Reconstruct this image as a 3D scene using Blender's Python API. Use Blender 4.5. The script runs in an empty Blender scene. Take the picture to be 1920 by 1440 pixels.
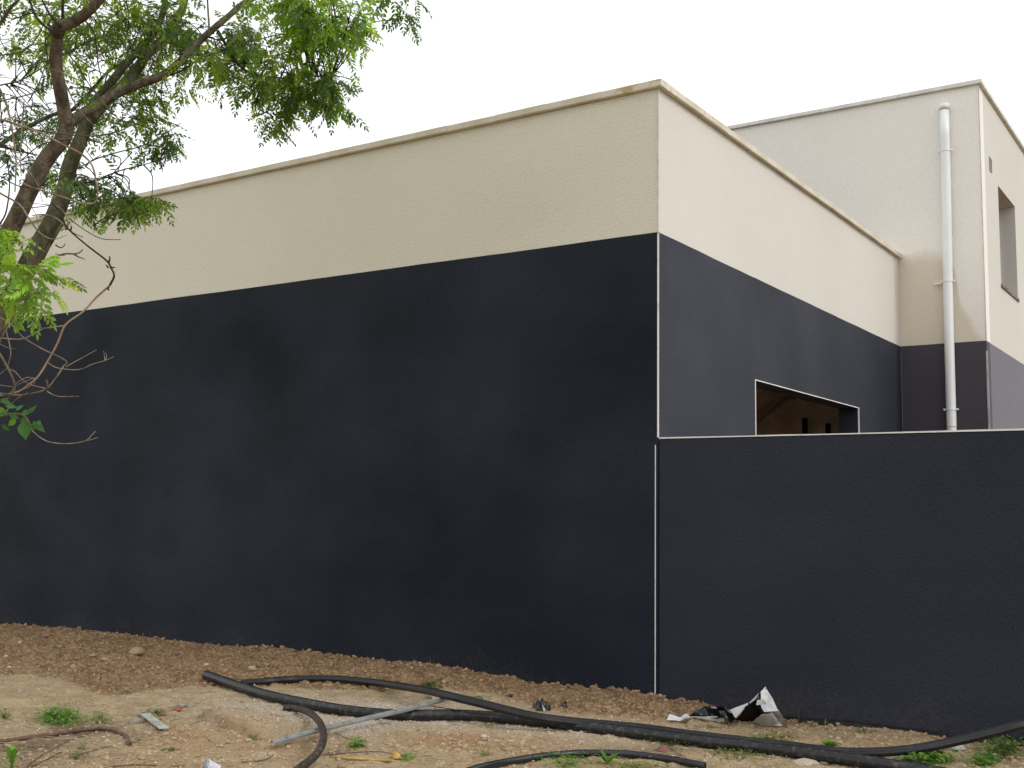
import bpy, math, random, time
T0 = time.time()
import numpy as np
from mathutils import Vector, Matrix

random.seed(7)
RNG = np.random.default_rng(11)
S = bpy.context.scene
COL = S.collection

# ------------------------------------------------------------------ camera
IW, IH = 1920.0, 1440.0
FPX = 2099.43
YAW, PITCH, ROLL = -0.589862, 0.109321, 0.015053
CAM = np.array([3.65885, -7.39581, 1.45568])
_f = np.array([math.sin(YAW)*math.cos(PITCH), math.cos(YAW)*math.cos(PITCH), math.sin(PITCH)])
_r0 = np.array([math.cos(YAW), -math.sin(YAW), 0.0]); _u0 = np.cross(_r0, _f)
CF = _f
CR = math.cos(ROLL)*_r0 + math.sin(ROLL)*_u0
CU = -math.sin(ROLL)*_r0 + math.cos(ROLL)*_u0
cam_data = bpy.data.cameras.new('camera')
cam = bpy.data.objects.new('camera', cam_data); COL.objects.link(cam)
cam_data.sensor_fit = 'HORIZONTAL'; cam_data.sensor_width = 36.0
cam_data.lens = 36.0*FPX/IW
cam_data.clip_start = 0.05; cam_data.clip_end = 2000
M = Matrix.Identity(4)
for i in range(3):
    M[i][0], M[i][1], M[i][2], M[i][3] = CR[i], CU[i], -CF[i], CAM[i]
cam.matrix_world = M
S.camera = cam

# ------------------------------------------------------------------ light
SUN_EL, SUN_AZ = math.radians(40), math.radians(82)     # azimuth clockwise from +Y
w = bpy.data.worlds.new('World'); S.world = w; w.use_nodes = True
nt = w.node_tree; nt.nodes.clear()
sky = nt.nodes.new('ShaderNodeTexSky'); sky.sky_type = 'NISHITA'; sky.sun_disc = False
sky.sun_elevation = SUN_EL; sky.sun_rotation = SUN_AZ
sky.air_density = 1.0; sky.dust_density = 4.0; sky.ozone_density = 1.0
hs = nt.nodes.new('ShaderNodeHueSaturation'); hs.inputs['Saturation'].default_value = 0.22
bg1 = nt.nodes.new('ShaderNodeBackground'); bg1.inputs['Strength'].default_value = 0.05
bg2 = nt.nodes.new('ShaderNodeBackground'); bg2.inputs['Color'].default_value = (0.97, 0.985, 1.0, 1)
bg2.inputs['Strength'].default_value = 1.12              # the even cloud cover
add = nt.nodes.new('ShaderNodeAddShader'); out = nt.nodes.new('ShaderNodeOutputWorld')
nt.links.new(sky.outputs[0], hs.inputs['Color']); nt.links.new(hs.outputs[0], bg1.inputs['Color'])
nt.links.new(bg1.outputs[0], add.inputs[0]); nt.links.new(bg2.outputs[0], add.inputs[1])
nt.links.new(add.outputs[0], out.inputs['Surface'])
sd = bpy.data.lights.new('sun', 'SUN'); sd.energy = 0.75; sd.angle = math.radians(14); sd.color = (1.0, 0.985, 0.955)
so = bpy.data.objects.new('sun', sd); COL.objects.link(so)
sdir = Vector((math.sin(SUN_AZ)*math.cos(SUN_EL), math.cos(SUN_AZ)*math.cos(SUN_EL), math.sin(SUN_EL)))
so.rotation_euler = sdir.to_track_quat('Z', 'Y').to_euler(); so.location = (20, 20, 30)
S.view_settings.view_transform = 'Standard'; S.view_settings.look = 'None'
S.view_settings.exposure = 0.0; S.view_settings.gamma = 1.0
S.view_settings.use_curve_mapping = False

# ------------------------------------------------------------------ helpers
def ray(x, y): return CF + CR*(x-IW/2)/FPX - CU*(y-IH/2)/FPX
def depth_pt(x, y, D): return CAM + ray(x, y)*D
def plane_y(x, y, Y):
    d = ray(x, y); return CAM + d*((Y-CAM[1])/d[1])

_T = np.random.default_rng(5).random(65536)
def _h(ix, iy, s):
    n = (ix*73856093) ^ (iy*19349663) ^ (s*83492791)
    return _T[(n ^ (n >> 13)) & 65535]
def vnoise(x, y, s=0):
    x = np.asarray(x, float); y = np.asarray(y, float)
    ix = np.floor(x).astype(np.int64); iy = np.floor(y).astype(np.int64)
    fx = x-ix; fy = y-iy
    fx = fx*fx*(3-2*fx); fy = fy*fy*(3-2*fy)
    a = _h(ix, iy, s); b = _h(ix+1, iy, s); c = _h(ix, iy+1, s); d = _h(ix+1, iy+1, s)
    return (a*(1-fx)+b*fx)*(1-fy)+(c*(1-fx)+d*fx)*fy
def fbm(x, y, o=4, s=0, lac=2.03, g=0.5):
    t = 0; a = 1; n = 0
    for i in range(o):
        t = t+a*(vnoise(x, y, s+i*7)-0.5); n += a; a *= g
        x = x*lac+3.1; y = y*lac+1.7
    return t/n*2
def sstep(a, b, x):
    t = np.clip((x-a)/(b-a), 0, 1); return t*t*(3-2*t)

def tag(o, label=None, cat=None, group=None, kind=None):
    if label: o['label'] = label
    if cat: o['category'] = cat
    if group: o['group'] = group
    if kind: o['kind'] = kind
    return o
def empty(name, loc, label, cat, group=None):
    o = bpy.data.objects.new(name, None); COL.objects.link(o); o.location = loc
    o.empty_display_size = 0.1
    return tag(o, label, cat, group)
def link(name, me, parent=None, keep=True):
    o = bpy.data.objects.new(name, me); COL.objects.link(o)
    if parent is not None:
        o.parent = parent
        if keep: o.location = -Vector(parent.location) if parent.parent is None else Vector((0, 0, 0))
    return o
def mesh(name, verts, faces, mat, smooth=False, col=None, attr='tint'):
    me = bpy.data.meshes.new(name)
    me.from_pydata([tuple(map(float, v)) for v in verts], [], [tuple(map(int, f)) for f in faces])
    if mat: me.materials.append(mat)
    if smooth: me.polygons.foreach_set('use_smooth', [True]*len(me.polygons))
    if col is not None: set_col(me, col, attr)
    me.update(); return me
def set_col(me, col, attr='tint'):
    a = me.color_attributes.new(attr, 'FLOAT_COLOR', 'POINT')
    a.data.foreach_set('color', np.asarray(col, np.float32).ravel())
def np_mesh(name, V, F, mat, smooth=False, col=None, attr='tint'):
    """V (n,3), F (m,k) with k = 3 or 4"""
    V = np.asarray(V, np.float32); F = np.asarray(F, np.int32); k = F.shape[1]
    me = bpy.data.meshes.new(name)
    me.vertices.add(len(V)); me.vertices.foreach_set('co', V.ravel())
    me.loops.add(F.size); me.loops.foreach_set('vertex_index', F.ravel())
    me.polygons.add(len(F))
    me.polygons.foreach_set('loop_start', np.arange(0, F.size, k, dtype=np.int32))
    me.polygons.foreach_set('loop_total', np.full(len(F), k, np.int32))
    me.polygons.foreach_set('use_smooth', np.full(len(F), smooth, bool))
    if mat: me.materials.append(mat)
    me.update(calc_edges=True)
    if col is not None: set_col(me, col, attr)
    return me
class MB:
    def __init__(s): s.v = []; s.f = []
    def add(s, v, f):
        o = len(s.v); s.v += [tuple(map(float, p)) for p in v]; s.f += [tuple(i+o for i in q) for q in f]
    def box(s, a, b):
        x0, y0, z0 = a; x1, y1, z1 = b
        s.add([(x0,y0,z0),(x1,y0,z0),(x1,y1,z0),(x0,y1,z0),(x0,y0,z1),(x1,y0,z1),(x1,y1,z1),(x0,y1,z1)],
              [(3,2,1,0),(4,5,6,7),(0,1,5,4),(1,2,6,5),(2,3,7,6),(3,0,4,7)])
    def build(s, name, mat, parent=None, smooth=False):
        return link(name, mesh(name, s.v, s.f, mat, smooth), parent)
def catmull(P, R, sub):
    P = [np.array(p, float) for p in P]; out = []; rad = []
    Q = [2*P[0]-P[1]]+P+[2*P[-1]-P[-2]]
    for i in range(1, len(Q)-2):
        p0, p1, p2, p3 = Q[i-1:i+3]
        for k in range(sub):
            t = k/sub
            out.append(0.5*((2*p1)+(-p0+p2)*t+(2*p0-5*p1+4*p2-p3)*t*t+(-p0+3*p1-3*p2+p3)*t**3))
            rad.append(R[i-1]*(1-t)+R[i]*t)
    out.append(P[-1]); rad.append(R[-1])
    return np.array(out), np.array(rad)
def tube_geo(P, R, n=8, sub=6, knob=0.0, cap=True, ridges=0, seed=0):
    P, R = catmull(P, R, sub) if sub > 1 else (np.array(P, float), np.array(R, float))
    m = len(P); T = np.gradient(P, axis=0); T /= np.linalg.norm(T, axis=1)[:, None]+1e-9
    up = np.array([0, 0, 1.0]); a = np.cross(T[0], up)
    if np.linalg.norm(a) < 1e-3: a = np.array([1.0, 0, 0])
    a /= np.linalg.norm(a); V = []
    th = np.linspace(0, 2*math.pi, n, endpoint=False)
    rs = np.random.RandomState(seed)
    ph = rs.rand(4)*6
    for i in range(m):
        a = a-T[i]*np.dot(a, T[i]); a /= np.linalg.norm(a); b = np.cross(T[i], a)
        r = R[i]*np.ones(n)
        if knob: r = r*(1+knob*(np.sin(th*3+ph[0]+i*.31)*.5+np.sin(th*5+ph[1]-i*.47)*.35+(rs.rand(n)-.5)*.5))
        if ridges: r = r*(1+0.06*np.cos(th*ridges))
        V.append(P[i]+np.outer(np.cos(th)*r, a)+np.outer(np.sin(th)*r, b))
    V = np.concatenate(V); F = []
    for i in range(m-1):
        for j in range(n):
            k = (j+1) % n
            F.append((i*n+j, i*n+k, (i+1)*n+k, (i+1)*n+j))
    if cap:
        F.append(tuple(range(n-1, -1, -1))); F.append(tuple((m-1)*n+j for j in range(n)))
    return V, F
def tube(name, P, R, mat, parent=None, **kw):
    V, F = tube_geo(P, R, **kw)
    return link(name, mesh(name, V, F, mat, True), parent)

# ------------------------------------------------------------------ materials
def mat(name, base, rough=0.8, spec=0.3, var=0.0, vscale=3.0, bump=0.0, bscale=60.0, bdist=0.004, col2=None,
        fac=(0.42, 0.62), metallic=0.0, detail=4.0, stretch=None):
    m = bpy.data.materials.new(name); m.use_nodes = True; nt = m.node_tree; N = nt.nodes; L = nt.links
    b = N['Principled BSDF']; b.inputs['Roughness'].default_value = rough
    b.inputs['Specular IOR Level'].default_value = spec; b.inputs['Metallic'].default_value = metallic
    tc = N.new('ShaderNodeTexCoord'); vec = tc.outputs['Object']
    if stretch:
        mp = N.new('ShaderNodeMapping'); mp.inputs['Scale'].default_value = stretch
        L.new(vec, mp.inputs['Vector']); vec = mp.outputs[0]
    c2 = col2 or tuple(c*(1-var) for c in base)
    n = N.new('ShaderNodeTexNoise'); n.inputs['Scale'].default_value = vscale; n.inputs['Detail'].default_value = detail
    r = N.new('ShaderNodeMapRange'); r.inputs['From Min'].default_value = fac[0]; r.inputs['From Max'].default_value = fac[1]
    mx = N.new('ShaderNodeMix'); mx.data_type = 'RGBA'
    mx.inputs['A'].default_value = (*base, 1); mx.inputs['B'].default_value = (*c2, 1)
    L.new(vec, n.inputs['Vector']); L.new(n.outputs['Fac'], r.inputs['Value']); L.new(r.outputs[0], mx.inputs['Factor'])
    L.new(mx.outputs['Result'], b.inputs['Base Color'])
    if bump:
        bn = N.new('ShaderNodeTexNoise'); bn.inputs['Scale'].default_value = bscale; bn.inputs['Detail'].default_value = 3
        bn.inputs['Distortion'].default_value = 0.6
        bp = N.new('ShaderNodeBump'); bp.inputs['Strength'].default_value = bump; bp.inputs['Distance'].default_value = bdist
        L.new(vec, bn.inputs['Vector']); L.new(bn.outputs['Fac'], bp.inputs['Height']); L.new(bp.outputs[0], b.inputs['Normal'])
    m['mx'] = mx.name
    return m

def stucco(name, base, base2, rough, spec, rvar=0.0, bump=0.6, mott=0.6):
    """roughcast render: worm-like grain, broad mottling, faint rain streaks"""
    m = bpy.data.materials.new(name); m.use_nodes = True; nt = m.node_tree; N = nt.nodes; L = nt.links
    b = N['Principled BSDF']; b.inputs['Specular IOR Level'].default_value = spec
    tc = N.new('ShaderNodeTexCoord'); V = tc.outputs['Object']
    n1 = N.new('ShaderNodeTexNoise'); n1.inputs['Scale'].default_value = 0.55; n1.inputs['Detail'].default_value = 3
    n1.inputs['Roughness'].default_value = 0.45
    mp = N.new('ShaderNodeMapping'); mp.inputs['Scale'].default_value = (0.6, 0.6, 1.2)
    n2 = N.new('ShaderNodeTexNoise'); n2.inputs['Scale'].default_value = 1.6; n2.inputs['Detail'].default_value = 5
    L.new(V, n1.inputs['Vector']); L.new(V, mp.inputs['Vector']); L.new(mp.outputs[0], n2.inputs['Vector'])
    s = N.new('ShaderNodeMath'); s.operation = 'ADD'
    L.new(n1.outputs['Fac'], s.inputs[0])
    s2 = N.new('ShaderNodeMath'); s2.operation = 'MULTIPLY'; s2.inputs[1].default_value = 0.4
    L.new(n2.outputs['Fac'], s2.inputs[0]); L.new(s2.outputs[0], s.inputs[1])
    r = N.new('ShaderNodeMapRange'); r.inputs['From Min'].default_value = 0.5; r.inputs['From Max'].default_value = 0.9
    L.new(s.outputs[0], r.inputs['Value'])
    g = N.new('ShaderNodeTexNoise'); g.inputs['Scale'].default_value = 75; g.inputs['Detail'].default_value = 2
    L.new(V, g.inputs['Vector'])
    gr = N.new('ShaderNodeMapRange'); gr.inputs['To Min'].default_value = 1-0.22*mott; gr.inputs['To Max'].default_value = 1+0.22*mott
    gr.inputs['From Min'].default_value = 0.3; gr.inputs['From Max'].default_value = 0.7
    L.new(g.outputs['Fac'], gr.inputs['Value'])
    mx = N.new('ShaderNodeMix'); mx.data_type = 'RGBA'; mx.name = 'basemix'
    mx.inputs['A'].default_value = (*base, 1); mx.inputs['B'].default_value = (*base2, 1)
    L.new(r.outputs[0], mx.inputs['Factor'])
    vm = N.new('ShaderNodeVectorMath'); vm.operation = 'SCALE'; vm.name = 'grain'
    L.new(mx.outputs['Result'], vm.inputs[0]); L.new(gr.outputs[0], vm.inputs['Scale'])
    L.new(vm.outputs[0], b.inputs['Base Color'])
    rr = N.new('ShaderNodeMapRange'); rr.inputs['To Min'].default_value = rough-rvar; rr.inputs['To Max'].default_value = rough+rvar
    rr.inputs['From Min'].default_value = 0.35; rr.inputs['From Max'].default_value = 0.65
    n3 = N.new('ShaderNodeTexNoise'); n3.inputs['Scale'].default_value = 0.8; n3.inputs['Detail'].default_value = 2
    L.new(V, n3.inputs['Vector']); L.new(n3.outputs['Fac'], rr.inputs['Value']); L.new(rr.outputs[0], b.inputs['Roughness'])
    # grain relief
    bn = N.new('ShaderNodeTexNoise'); bn.inputs['Scale'].default_value = 48; bn.inputs['Detail'].default_value = 4
    bn.inputs['Distortion'].default_value = 1.4; bn.inputs['Roughness'].default_value = 0.6
    L.new(V, bn.inputs['Vector'])
    bb = N.new('ShaderNodeTexNoise'); bb.inputs['Scale'].default_value = 5; bb.inputs['Detail'].default_value = 2
    L.new(V, bb.inputs['Vector'])
    bp = N.new('ShaderNodeBump'); bp.inputs['Strength'].default_value = bump; bp.inputs['Distance'].default_value = 0.012
    bp2 = N.new('ShaderNodeBump'); bp2.inputs['Strength'].default_value = 0.25; bp2.inputs['Distance'].default_value = 0.012
    L.new(bb.outputs['Fac'], bp2.inputs['Height']); L.new(bn.outputs['Fac'], bp.inputs['Height'])
    L.new(bp2.outputs[0], bp.inputs['Normal']); L.new(bp.outputs[0], b.inputs['Normal'])
    return m

BEIGE = stucco('beige_render', (0.72, 0.685, 0.58), (0.68, 0.645, 0.54), 0.9, 0.15, bump=0.5, mott=0.45)
PALE = stucco('pale_beige_render', (0.83, 0.79, 0.725), (0.80, 0.76, 0.69), 0.9, 0.15, bump=0.2, mott=0.3)  # paler copy of the beige; the tower's stronger light is partly in the colour
SIDE = stucco('side_beige_render', (0.63, 0.60, 0.545), (0.60, 0.57, 0.51), 0.9, 0.15, bump=0.3, mott=0.35)  # duller beige copy, its colour offsetting the stronger light on the side faces
DARK = stucco('anthracite_render', (0.0070, 0.0100, 0.0165), (0.0235, 0.0285, 0.0430), 0.62, 0.12, rvar=0.07, bump=0.55, mott=1.0)  # lighter blotches paint in the soft sheen across the long wall
DARKL = stucco('anthracite_render_low_wall', (0.0205, 0.0235, 0.0345), (0.031, 0.035, 0.050), 0.62, 0.14, rvar=0.06, bump=0.7, mott=1.0)  # lighter anthracite copy, painting in that the tree shades this wall less
DARKS = stucco('anthracite_render_side_sheen', (0.031, 0.035, 0.049), (0.019, 0.022, 0.032), 0.62, 0.18, rvar=0.06, bump=0.5, mott=0.8)  # lighter anthracite copy; grazing sheen and side light are put into the colour
DARK3 = stucco('plum_grey_render_glare', (0.142, 0.134, 0.158), (0.132, 0.124, 0.146), 0.65, 0.35, bump=0.4, mott=0.6)  # lighter copy of the plum grey, with the flank's glare painted in
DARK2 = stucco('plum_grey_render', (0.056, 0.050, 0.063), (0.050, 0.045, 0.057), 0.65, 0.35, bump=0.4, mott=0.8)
COPING = mat('coping_stone', (0.66, 0.61, 0.51), 0.85, 0.2, vscale=5, col2=(0.58, 0.52, 0.41), bump=0.3, bscale=90)
COPING_B = mat('coping_stone_stained', (0.66, 0.61, 0.51), 0.85, 0.2, vscale=7, col2=(0.48, 0.38, 0.21), fac=(0.52, 0.6), bump=0.4, bscale=60)
COPING_W = mat('pale_coping', (0.78, 0.75, 0.70), 0.8, 0.2, vscale=5, var=0.15, bump=0.2)
MORTAR = mat('joint_mortar', (0.62, 0.58, 0.50), 0.9, 0.1, vscale=40, var=0.3)
BEAD = mat('white_corner_bead', (0.70, 0.68, 0.66), 0.5, 0.4, vscale=9, col2=(0.36, 0.35, 0.35), fac=(0.55, 0.75), detail=6)
BEAD2 = mat('dulled_corner_bead', (0.42, 0.40, 0.42), 0.5, 0.4, vscale=9, var=0.3)
BEADB = mat('painted_corner_bead', (0.66, 0.61, 0.53), 0.7, 0.2, vscale=9, var=0.15)
PVC = mat('white_pvc', (0.80, 0.81, 0.80), 0.35, 0.5, vscale=2, var=0.06)
PVC_D = mat('pvc_seam', (0.35, 0.35, 0.34), 0.6, 0.3)
INNER = mat('bare_block_plaster', (0.66, 0.58, 0.50), 0.95, 0.1, vscale=4, var=0.3, bump=0.4, bscale=30)
INNER_C = mat('brown_soffit_board', (0.46, 0.36, 0.31), 0.9, 0.1, vscale=4, var=0.25)
SLOT = mat('dark_slot', (0.012, 0.009, 0.008), 0.9, 0.1)
GLASS = mat('dark_glass', (0.02, 0.025, 0.03), 0.08, 0.6)
SILL = mat('weathered_sill', (0.30, 0.24, 0.20), 0.9, 0.1, vscale=20, col2=(0.12, 0.09, 0.075), bump=0.6, bscale=80)
VENT = mat('vent_plastic', (0.30, 0.28, 0.25), 0.6, 0.3)
FELT = mat('roof_felt', (0.09, 0.09, 0.09), 0.9, 0.1, vscale=8, var=0.3)

# stain on the tower front: fresh, tanner render with a ragged edge
def add_stain(m):
    nt = m.node_tree; N = nt.nodes; L = nt.links
    tc = N.new('ShaderNodeTexCoord'); sx = N.new('ShaderNodeSeparateXYZ'); L.new(tc.outputs['Object'], sx.inputs[0])
    nz = N.new('ShaderNodeTexNoise'); nz.inputs['Scale'].default_value = 5; nz.inputs['Detail'].default_value = 8; nz.inputs['Roughness'].default_value = 0.65
    L.new(tc.outputs['Object'], nz.inputs['Vector'])
    def mth(op, a, b=None, cl=False):
        n = N.new('ShaderNodeMath'); n.operation = op; n.use_clamp = cl
        for i, v in enumerate((a, b)):
            if v is None: continue
            if isinstance(v, (int, float)): n.inputs[i].default_value = v
            else: L.new(v, n.inputs[i])
        return n.outputs[0]
    # edge height falls from 4.45 at x=0 .. to 3.62 at x=1
    cv = N.new('ShaderNodeFloatCurve'); c = cv.mapping.curves[0]
    pts = [(0, 0.62), (0.25, 0.62), (0.5, 0.60), (0.66, 0.50), (0.72, 0.30), (0.85, 0.16), (1, 0.05)]
    c.points[0].location = pts[0]; c.points[1].location = pts[-1]
    for q in pts[1:-1]: c.points.new(*q)
    cv.mapping.update(); L.new(sx.outputs['X'], cv.inputs['Value'])
    edge = mth('ADD', mth('MULTIPLY', cv.outputs[0], 2.0), 3.47)
    edge = mth('ADD', edge, mth('MULTIPLY', mth('SUBTRACT', nz.outputs['Fac'], 0.5), 0.35))
    k = mth('MULTIPLY', mth('SUBTRACT', edge, sx.outputs['Z']), 6.0, True)
    k = mth('MULTIPLY', k, 0.8)
    k = mth('MULTIPLY', k, mth('MULTIPLY', mth('SUBTRACT', sx.outputs['Y'], 6.749), 1000, True))
    k = mth('MULTIPLY', k, mth('MULTIPLY', mth('SUBTRACT', 6.76, sx.outputs['Y']), 1000, True))
    mx = N.new('ShaderNodeMix'); mx.data_type = 'RGBA'
    g = N['grain']; L.new(N['basemix'].outputs['Result'], mx.inputs['A']); mx.inputs['B'].default_value = (0.63, 0.555, 0.445, 1)
    L.new(k, mx.inputs['Factor']); L.new(mx.outputs['Result'], g.inputs[0])
add_stain(PALE)
def add_splash(m, top):
    """dried mud spatter and dust low on the wall"""
    nt = m.node_tree; N = nt.nodes; L = nt.links
    tc = N.new('ShaderNodeTexCoord'); sx = N.new('ShaderNodeSeparateXYZ'); L.new(tc.outputs['Object'], sx.inputs[0])
    nz = N.new('ShaderNodeTexNoise'); nz.inputs['Scale'].default_value = 22; nz.inputs['Detail'].default_value = 8; nz.inputs['Roughness'].default_value = .75
    n2 = N.new('ShaderNodeTexNoise'); n2.inputs['Scale'].default_value = 1.7; n2.inputs['Detail'].default_value = 3
    L.new(tc.outputs['Object'], nz.inputs['Vector']); L.new(tc.outputs['Object'], n2.inputs['Vector'])
    h = N.new('ShaderNodeMapRange'); h.inputs['From Min'].default_value = .05; h.inputs['From Max'].default_value = top
    h.inputs['To Min'].default_value = .30; h.inputs['To Max'].default_value = 0; L.new(sx.outputs['Z'], h.inputs['Value'])
    a = N.new('ShaderNodeMath'); a.operation = 'MULTIPLY_ADD'; a.inputs[1].default_value = .5; L.new(n2.outputs['Fac'], a.inputs[0]); L.new(nz.outputs['Fac'], a.inputs[2])
    b = N.new('ShaderNodeMath'); b.operation = 'ADD'; L.new(a.outputs[0], b.inputs[0]); L.new(h.outputs[0], b.inputs[1])
    k = N.new('ShaderNodeMapRange'); k.inputs['From Min'].default_value = .93; k.inputs['From Max'].default_value = 1.15; k.inputs['To Max'].default_value = .14; L.new(b.outputs[0], k.inputs['Value'])
    mx = N.new('ShaderNodeMix'); mx.data_type = 'RGBA'; L.new(N['basemix'].outputs['Result'], mx.inputs['A']); mx.inputs['B'].default_value = (.17, .125, .085, 1)
    L.new(k.outputs[0], mx.inputs['Factor']); L.new(mx.outputs['Result'], N['grain'].inputs[0])
add_splash(DARK, .45); add_splash(DARKL, .45)

# ------------------------------------------------------------------ ground
HC, HB, HL, LY, CT, OV = 4.6737, 3.5091, 1.9731, 6.7512, 0.054, 0.045
OY0, OY1, OH = 1.9028, 4.9298, 2.5912
TH, TW, TB = 6.7398, 1.0007, 3.5135
WALLX = np.array([-30, -8.1, -7.1, -6.2, -5.4, -4.6, -3.9, -3.3, -2.7, -2.1, -1.55, -1.05, -.58, 0, .36, .97, 1.4, 1.86, 2.05, 2.4, 4, 40])
WALLZ = np.array([.07, .075, .098, .098, .098, .122, .15, .157, .142, .16, .147, .13, .128, .118, .104, .07, .08, .083, .066, .08, .08, .08])
def g_low(x, y):
    x = np.asarray(x, float); y = np.asarray(y, float)
    k = sstep(-1.1, -0.1, y)
    z = 0.085*(1-k)+np.interp(x, WALLX, WALLZ)*k
    near = sstep(-14, -6, -np.abs(x+2))*sstep(-9, -5, y)
    z = z+near*0.028*fbm(x*1.1, y*1.3, 3, 3)
    return z
def flat_xy(px, py, z=0.1):
    d = ray(px, py); t = (z-CAM[2])/d[2]; return CAM+d*t
def px_of(x, y, z=0.1):
    dx, dy, dz = x-CAM[0], y-CAM[1], z-CAM[2]
    D = dx*CF[0]+dy*CF[1]+dz*CF[2]; D = np.where(D > 0.3, D, 0.3)
    return IW/2+FPX*(dx*CR[0]+dy*CR[1]+dz*CR[2])/D, IH/2-FPX*(dx*CU[0]+dy*CU[1]+dz*CU[2])/D
# border between the brown excavated soil along the wall and the pale trodden sand, as ground points
BX = [0, 60, 120, 160, 200, 250, 300, 380, 460, 540, 640, 740, 840, 920, 1000, 1080, 1180, 1250, 1330, 1500, 1920]
BY = [1263, 1266, 1277, 1292, 1305, 1300, 1292, 1284, 1283, 1282, 1286, 1290, 1297, 1306, 1322, 1335, 1340, 1352, 1346, 1352, 1372]
BP = np.array([flat_xy(a, b)[:2] for a, b in zip(BX, BY)])
_o = np.argsort(BP[:, 0]); BPX, BPY = BP[_o, 0], BP[_o, 1]
def soil_mask(x, y):
    e = np.interp(x, BPX, BPY)+0.10*fbm(x*3, y*3, 4, 20)
    return sstep(-0.06, 0.06, y-e)
def blob(x, y, px, py, rx, ry):
    c = flat_xy(px, py); a = flat_xy(px+rx, py)-c; b = flat_xy(px, py-ry)-c
    A = np.array([[a[0], b[0]], [a[1], b[1]]]); I = np.linalg.inv(A)
    dx, dy = x-c[0], y-c[1]
    u = I[0, 0]*dx+I[0, 1]*dy; v = I[1, 0]*dx+I[1, 1]*dy
    return np.exp(-(u*u+v*v))
def gravel_mask(x, y):
    g = blob(x, y, 560, 1325, 120, 25)+blob(x, y, 760, 1325, 110, 18)+blob(x, y, 660, 1365, 80, 14)+blob(x, y, 900, 1350, 160, 12)
    g = g+0.8*blob(x, y, 1150, 1365, 120, 14)+0.6*blob(x, y, 450, 1330, 60, 16)
    return np.clip(g*(0.65+0.8*fbm(x*4, y*4, 3, 31)), 0, 1)
def dark_mask(x, y):
    d = blob(x, y, 170, 1365, 90, 14)+blob(x, y, 60, 1400, 90, 26)+0.7*blob(x, y, 1230, 1398, 130, 10)+0.5*blob(x, y, 640, 1400, 60, 8)+0.5*blob(x, y, 30, 1300, 30, 6)
    return np.clip(d*(0.7+0.9*fbm(x*5, y*5, 3, 37)), 0, 1)
def red_mask(x, y):
    r = blob(x, y, 420, 1385, 150, 30)+blob(x, y, 830, 1385, 120, 20)+0.6*blob(x, y, 1000, 1400, 140, 20)+.7*blob(x, y, 1640, 1385, 90, 12)+.6*blob(x, y, 1900, 1430, 60, 14)+.6*blob(x, y, 1200, 1345, 160, 10)+.5*blob(x, y, 1500, 1370, 120, 12)+.5*blob(x, y, 250, 1420, 200, 20)
    return np.clip(r*(0.7+0.9*fbm(x*3, y*3, 3, 41)), 0, 1)
LE = np.array([flat_xy(a, b)[:2] for a, b in ((352, 1334), (390, 1350), (430, 1367), (470, 1377), (505, 1383))])
LE = LE[np.argsort(LE[:, 0])]; LEX, LEY = LE[:, 0], LE[:, 1]
def height(x, y):
    x = np.asarray(x, float); y = np.asarray(y, float)
    z = g_low(x, y)
    near = sstep(-16, -8, -np.abs(x+2))*sstep(-8, -5, y)*sstep(-0.8, -0.1, -y)
    sm = soil_mask(x, y)
    # crumbly clods: billowed noise
    b1 = 1-np.abs(fbm(x*9, y*9, 3, 51)); b2 = 1-np.abs(fbm(x*27, y*27, 3, 57))
    rough = sm+0.45*red_mask(x, y)+0.2
    z = z+near*np.clip(rough, 0, 1.3)*(0.040*(b1-0.75)+0.026*(b2-0.75)+0.018*fbm(x*22, y*22, 3, 61))
    z = z+near*0.012*fbm(x*14, y*14, 4, 71)+near*0.006*fbm(x*50, y*50, 2, 75)
    z = z+near*(0.035*blob(x, y, 60, 1300, 120, 26)+0.03*blob(x, y, 350, 1300, 130, 16)-0.04*blob(x, y, 370, 1338, 34, 5)+0.03*blob(x, y, 380, 1385, 70, 18)-0.03*blob(x, y, 640, 1404, 80, 7)
               +0.02*blob(x, y, 1160, 1310, 90, 12)-0.02*blob(x, y, 150, 1362, 90, 8)+0.02*blob(x, y, 1200, 1335, 60, 12))
    dy = y-np.interp(x, LEX, LEY)-.02*fbm(x*6, y*6, 2, 95)
    z = z+near*.07*sstep(-.015, .015, dy)*np.exp(-(np.maximum(dy, 0)/.35)**2)*sstep(LEX[0]-.05, LEX[0]+.3, x)*sstep(-LEX[-1]-.02, -LEX[-1]+.22, -x)
    return z
def at(px, py, h=0.0):
    z = 0.1
    for _ in range(12):
        p = flat_xy(px, py, z+h); z = 0.5*z+0.5*float(height(p[0], p[1]))
    return np.array([p[0], p[1], z+h])

def at_many(px, py, h=0.0):
    px = np.asarray(px, float)[:, None]; py = np.asarray(py, float)[:, None]
    d = CF[None]+CR[None]*((px-IW/2)/FPX)-CU[None]*((py-IH/2)/FPX); z = np.full((len(px), 1), .1)
    for _ in range(4):
        p = CAM[None]+d*((z+h-CAM[2])/d[:, 2:3]); z = .4*z+.6*height(p[:, 0], p[:, 1])[:, None]
    p[:, 2:3] = z+h; return p

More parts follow.
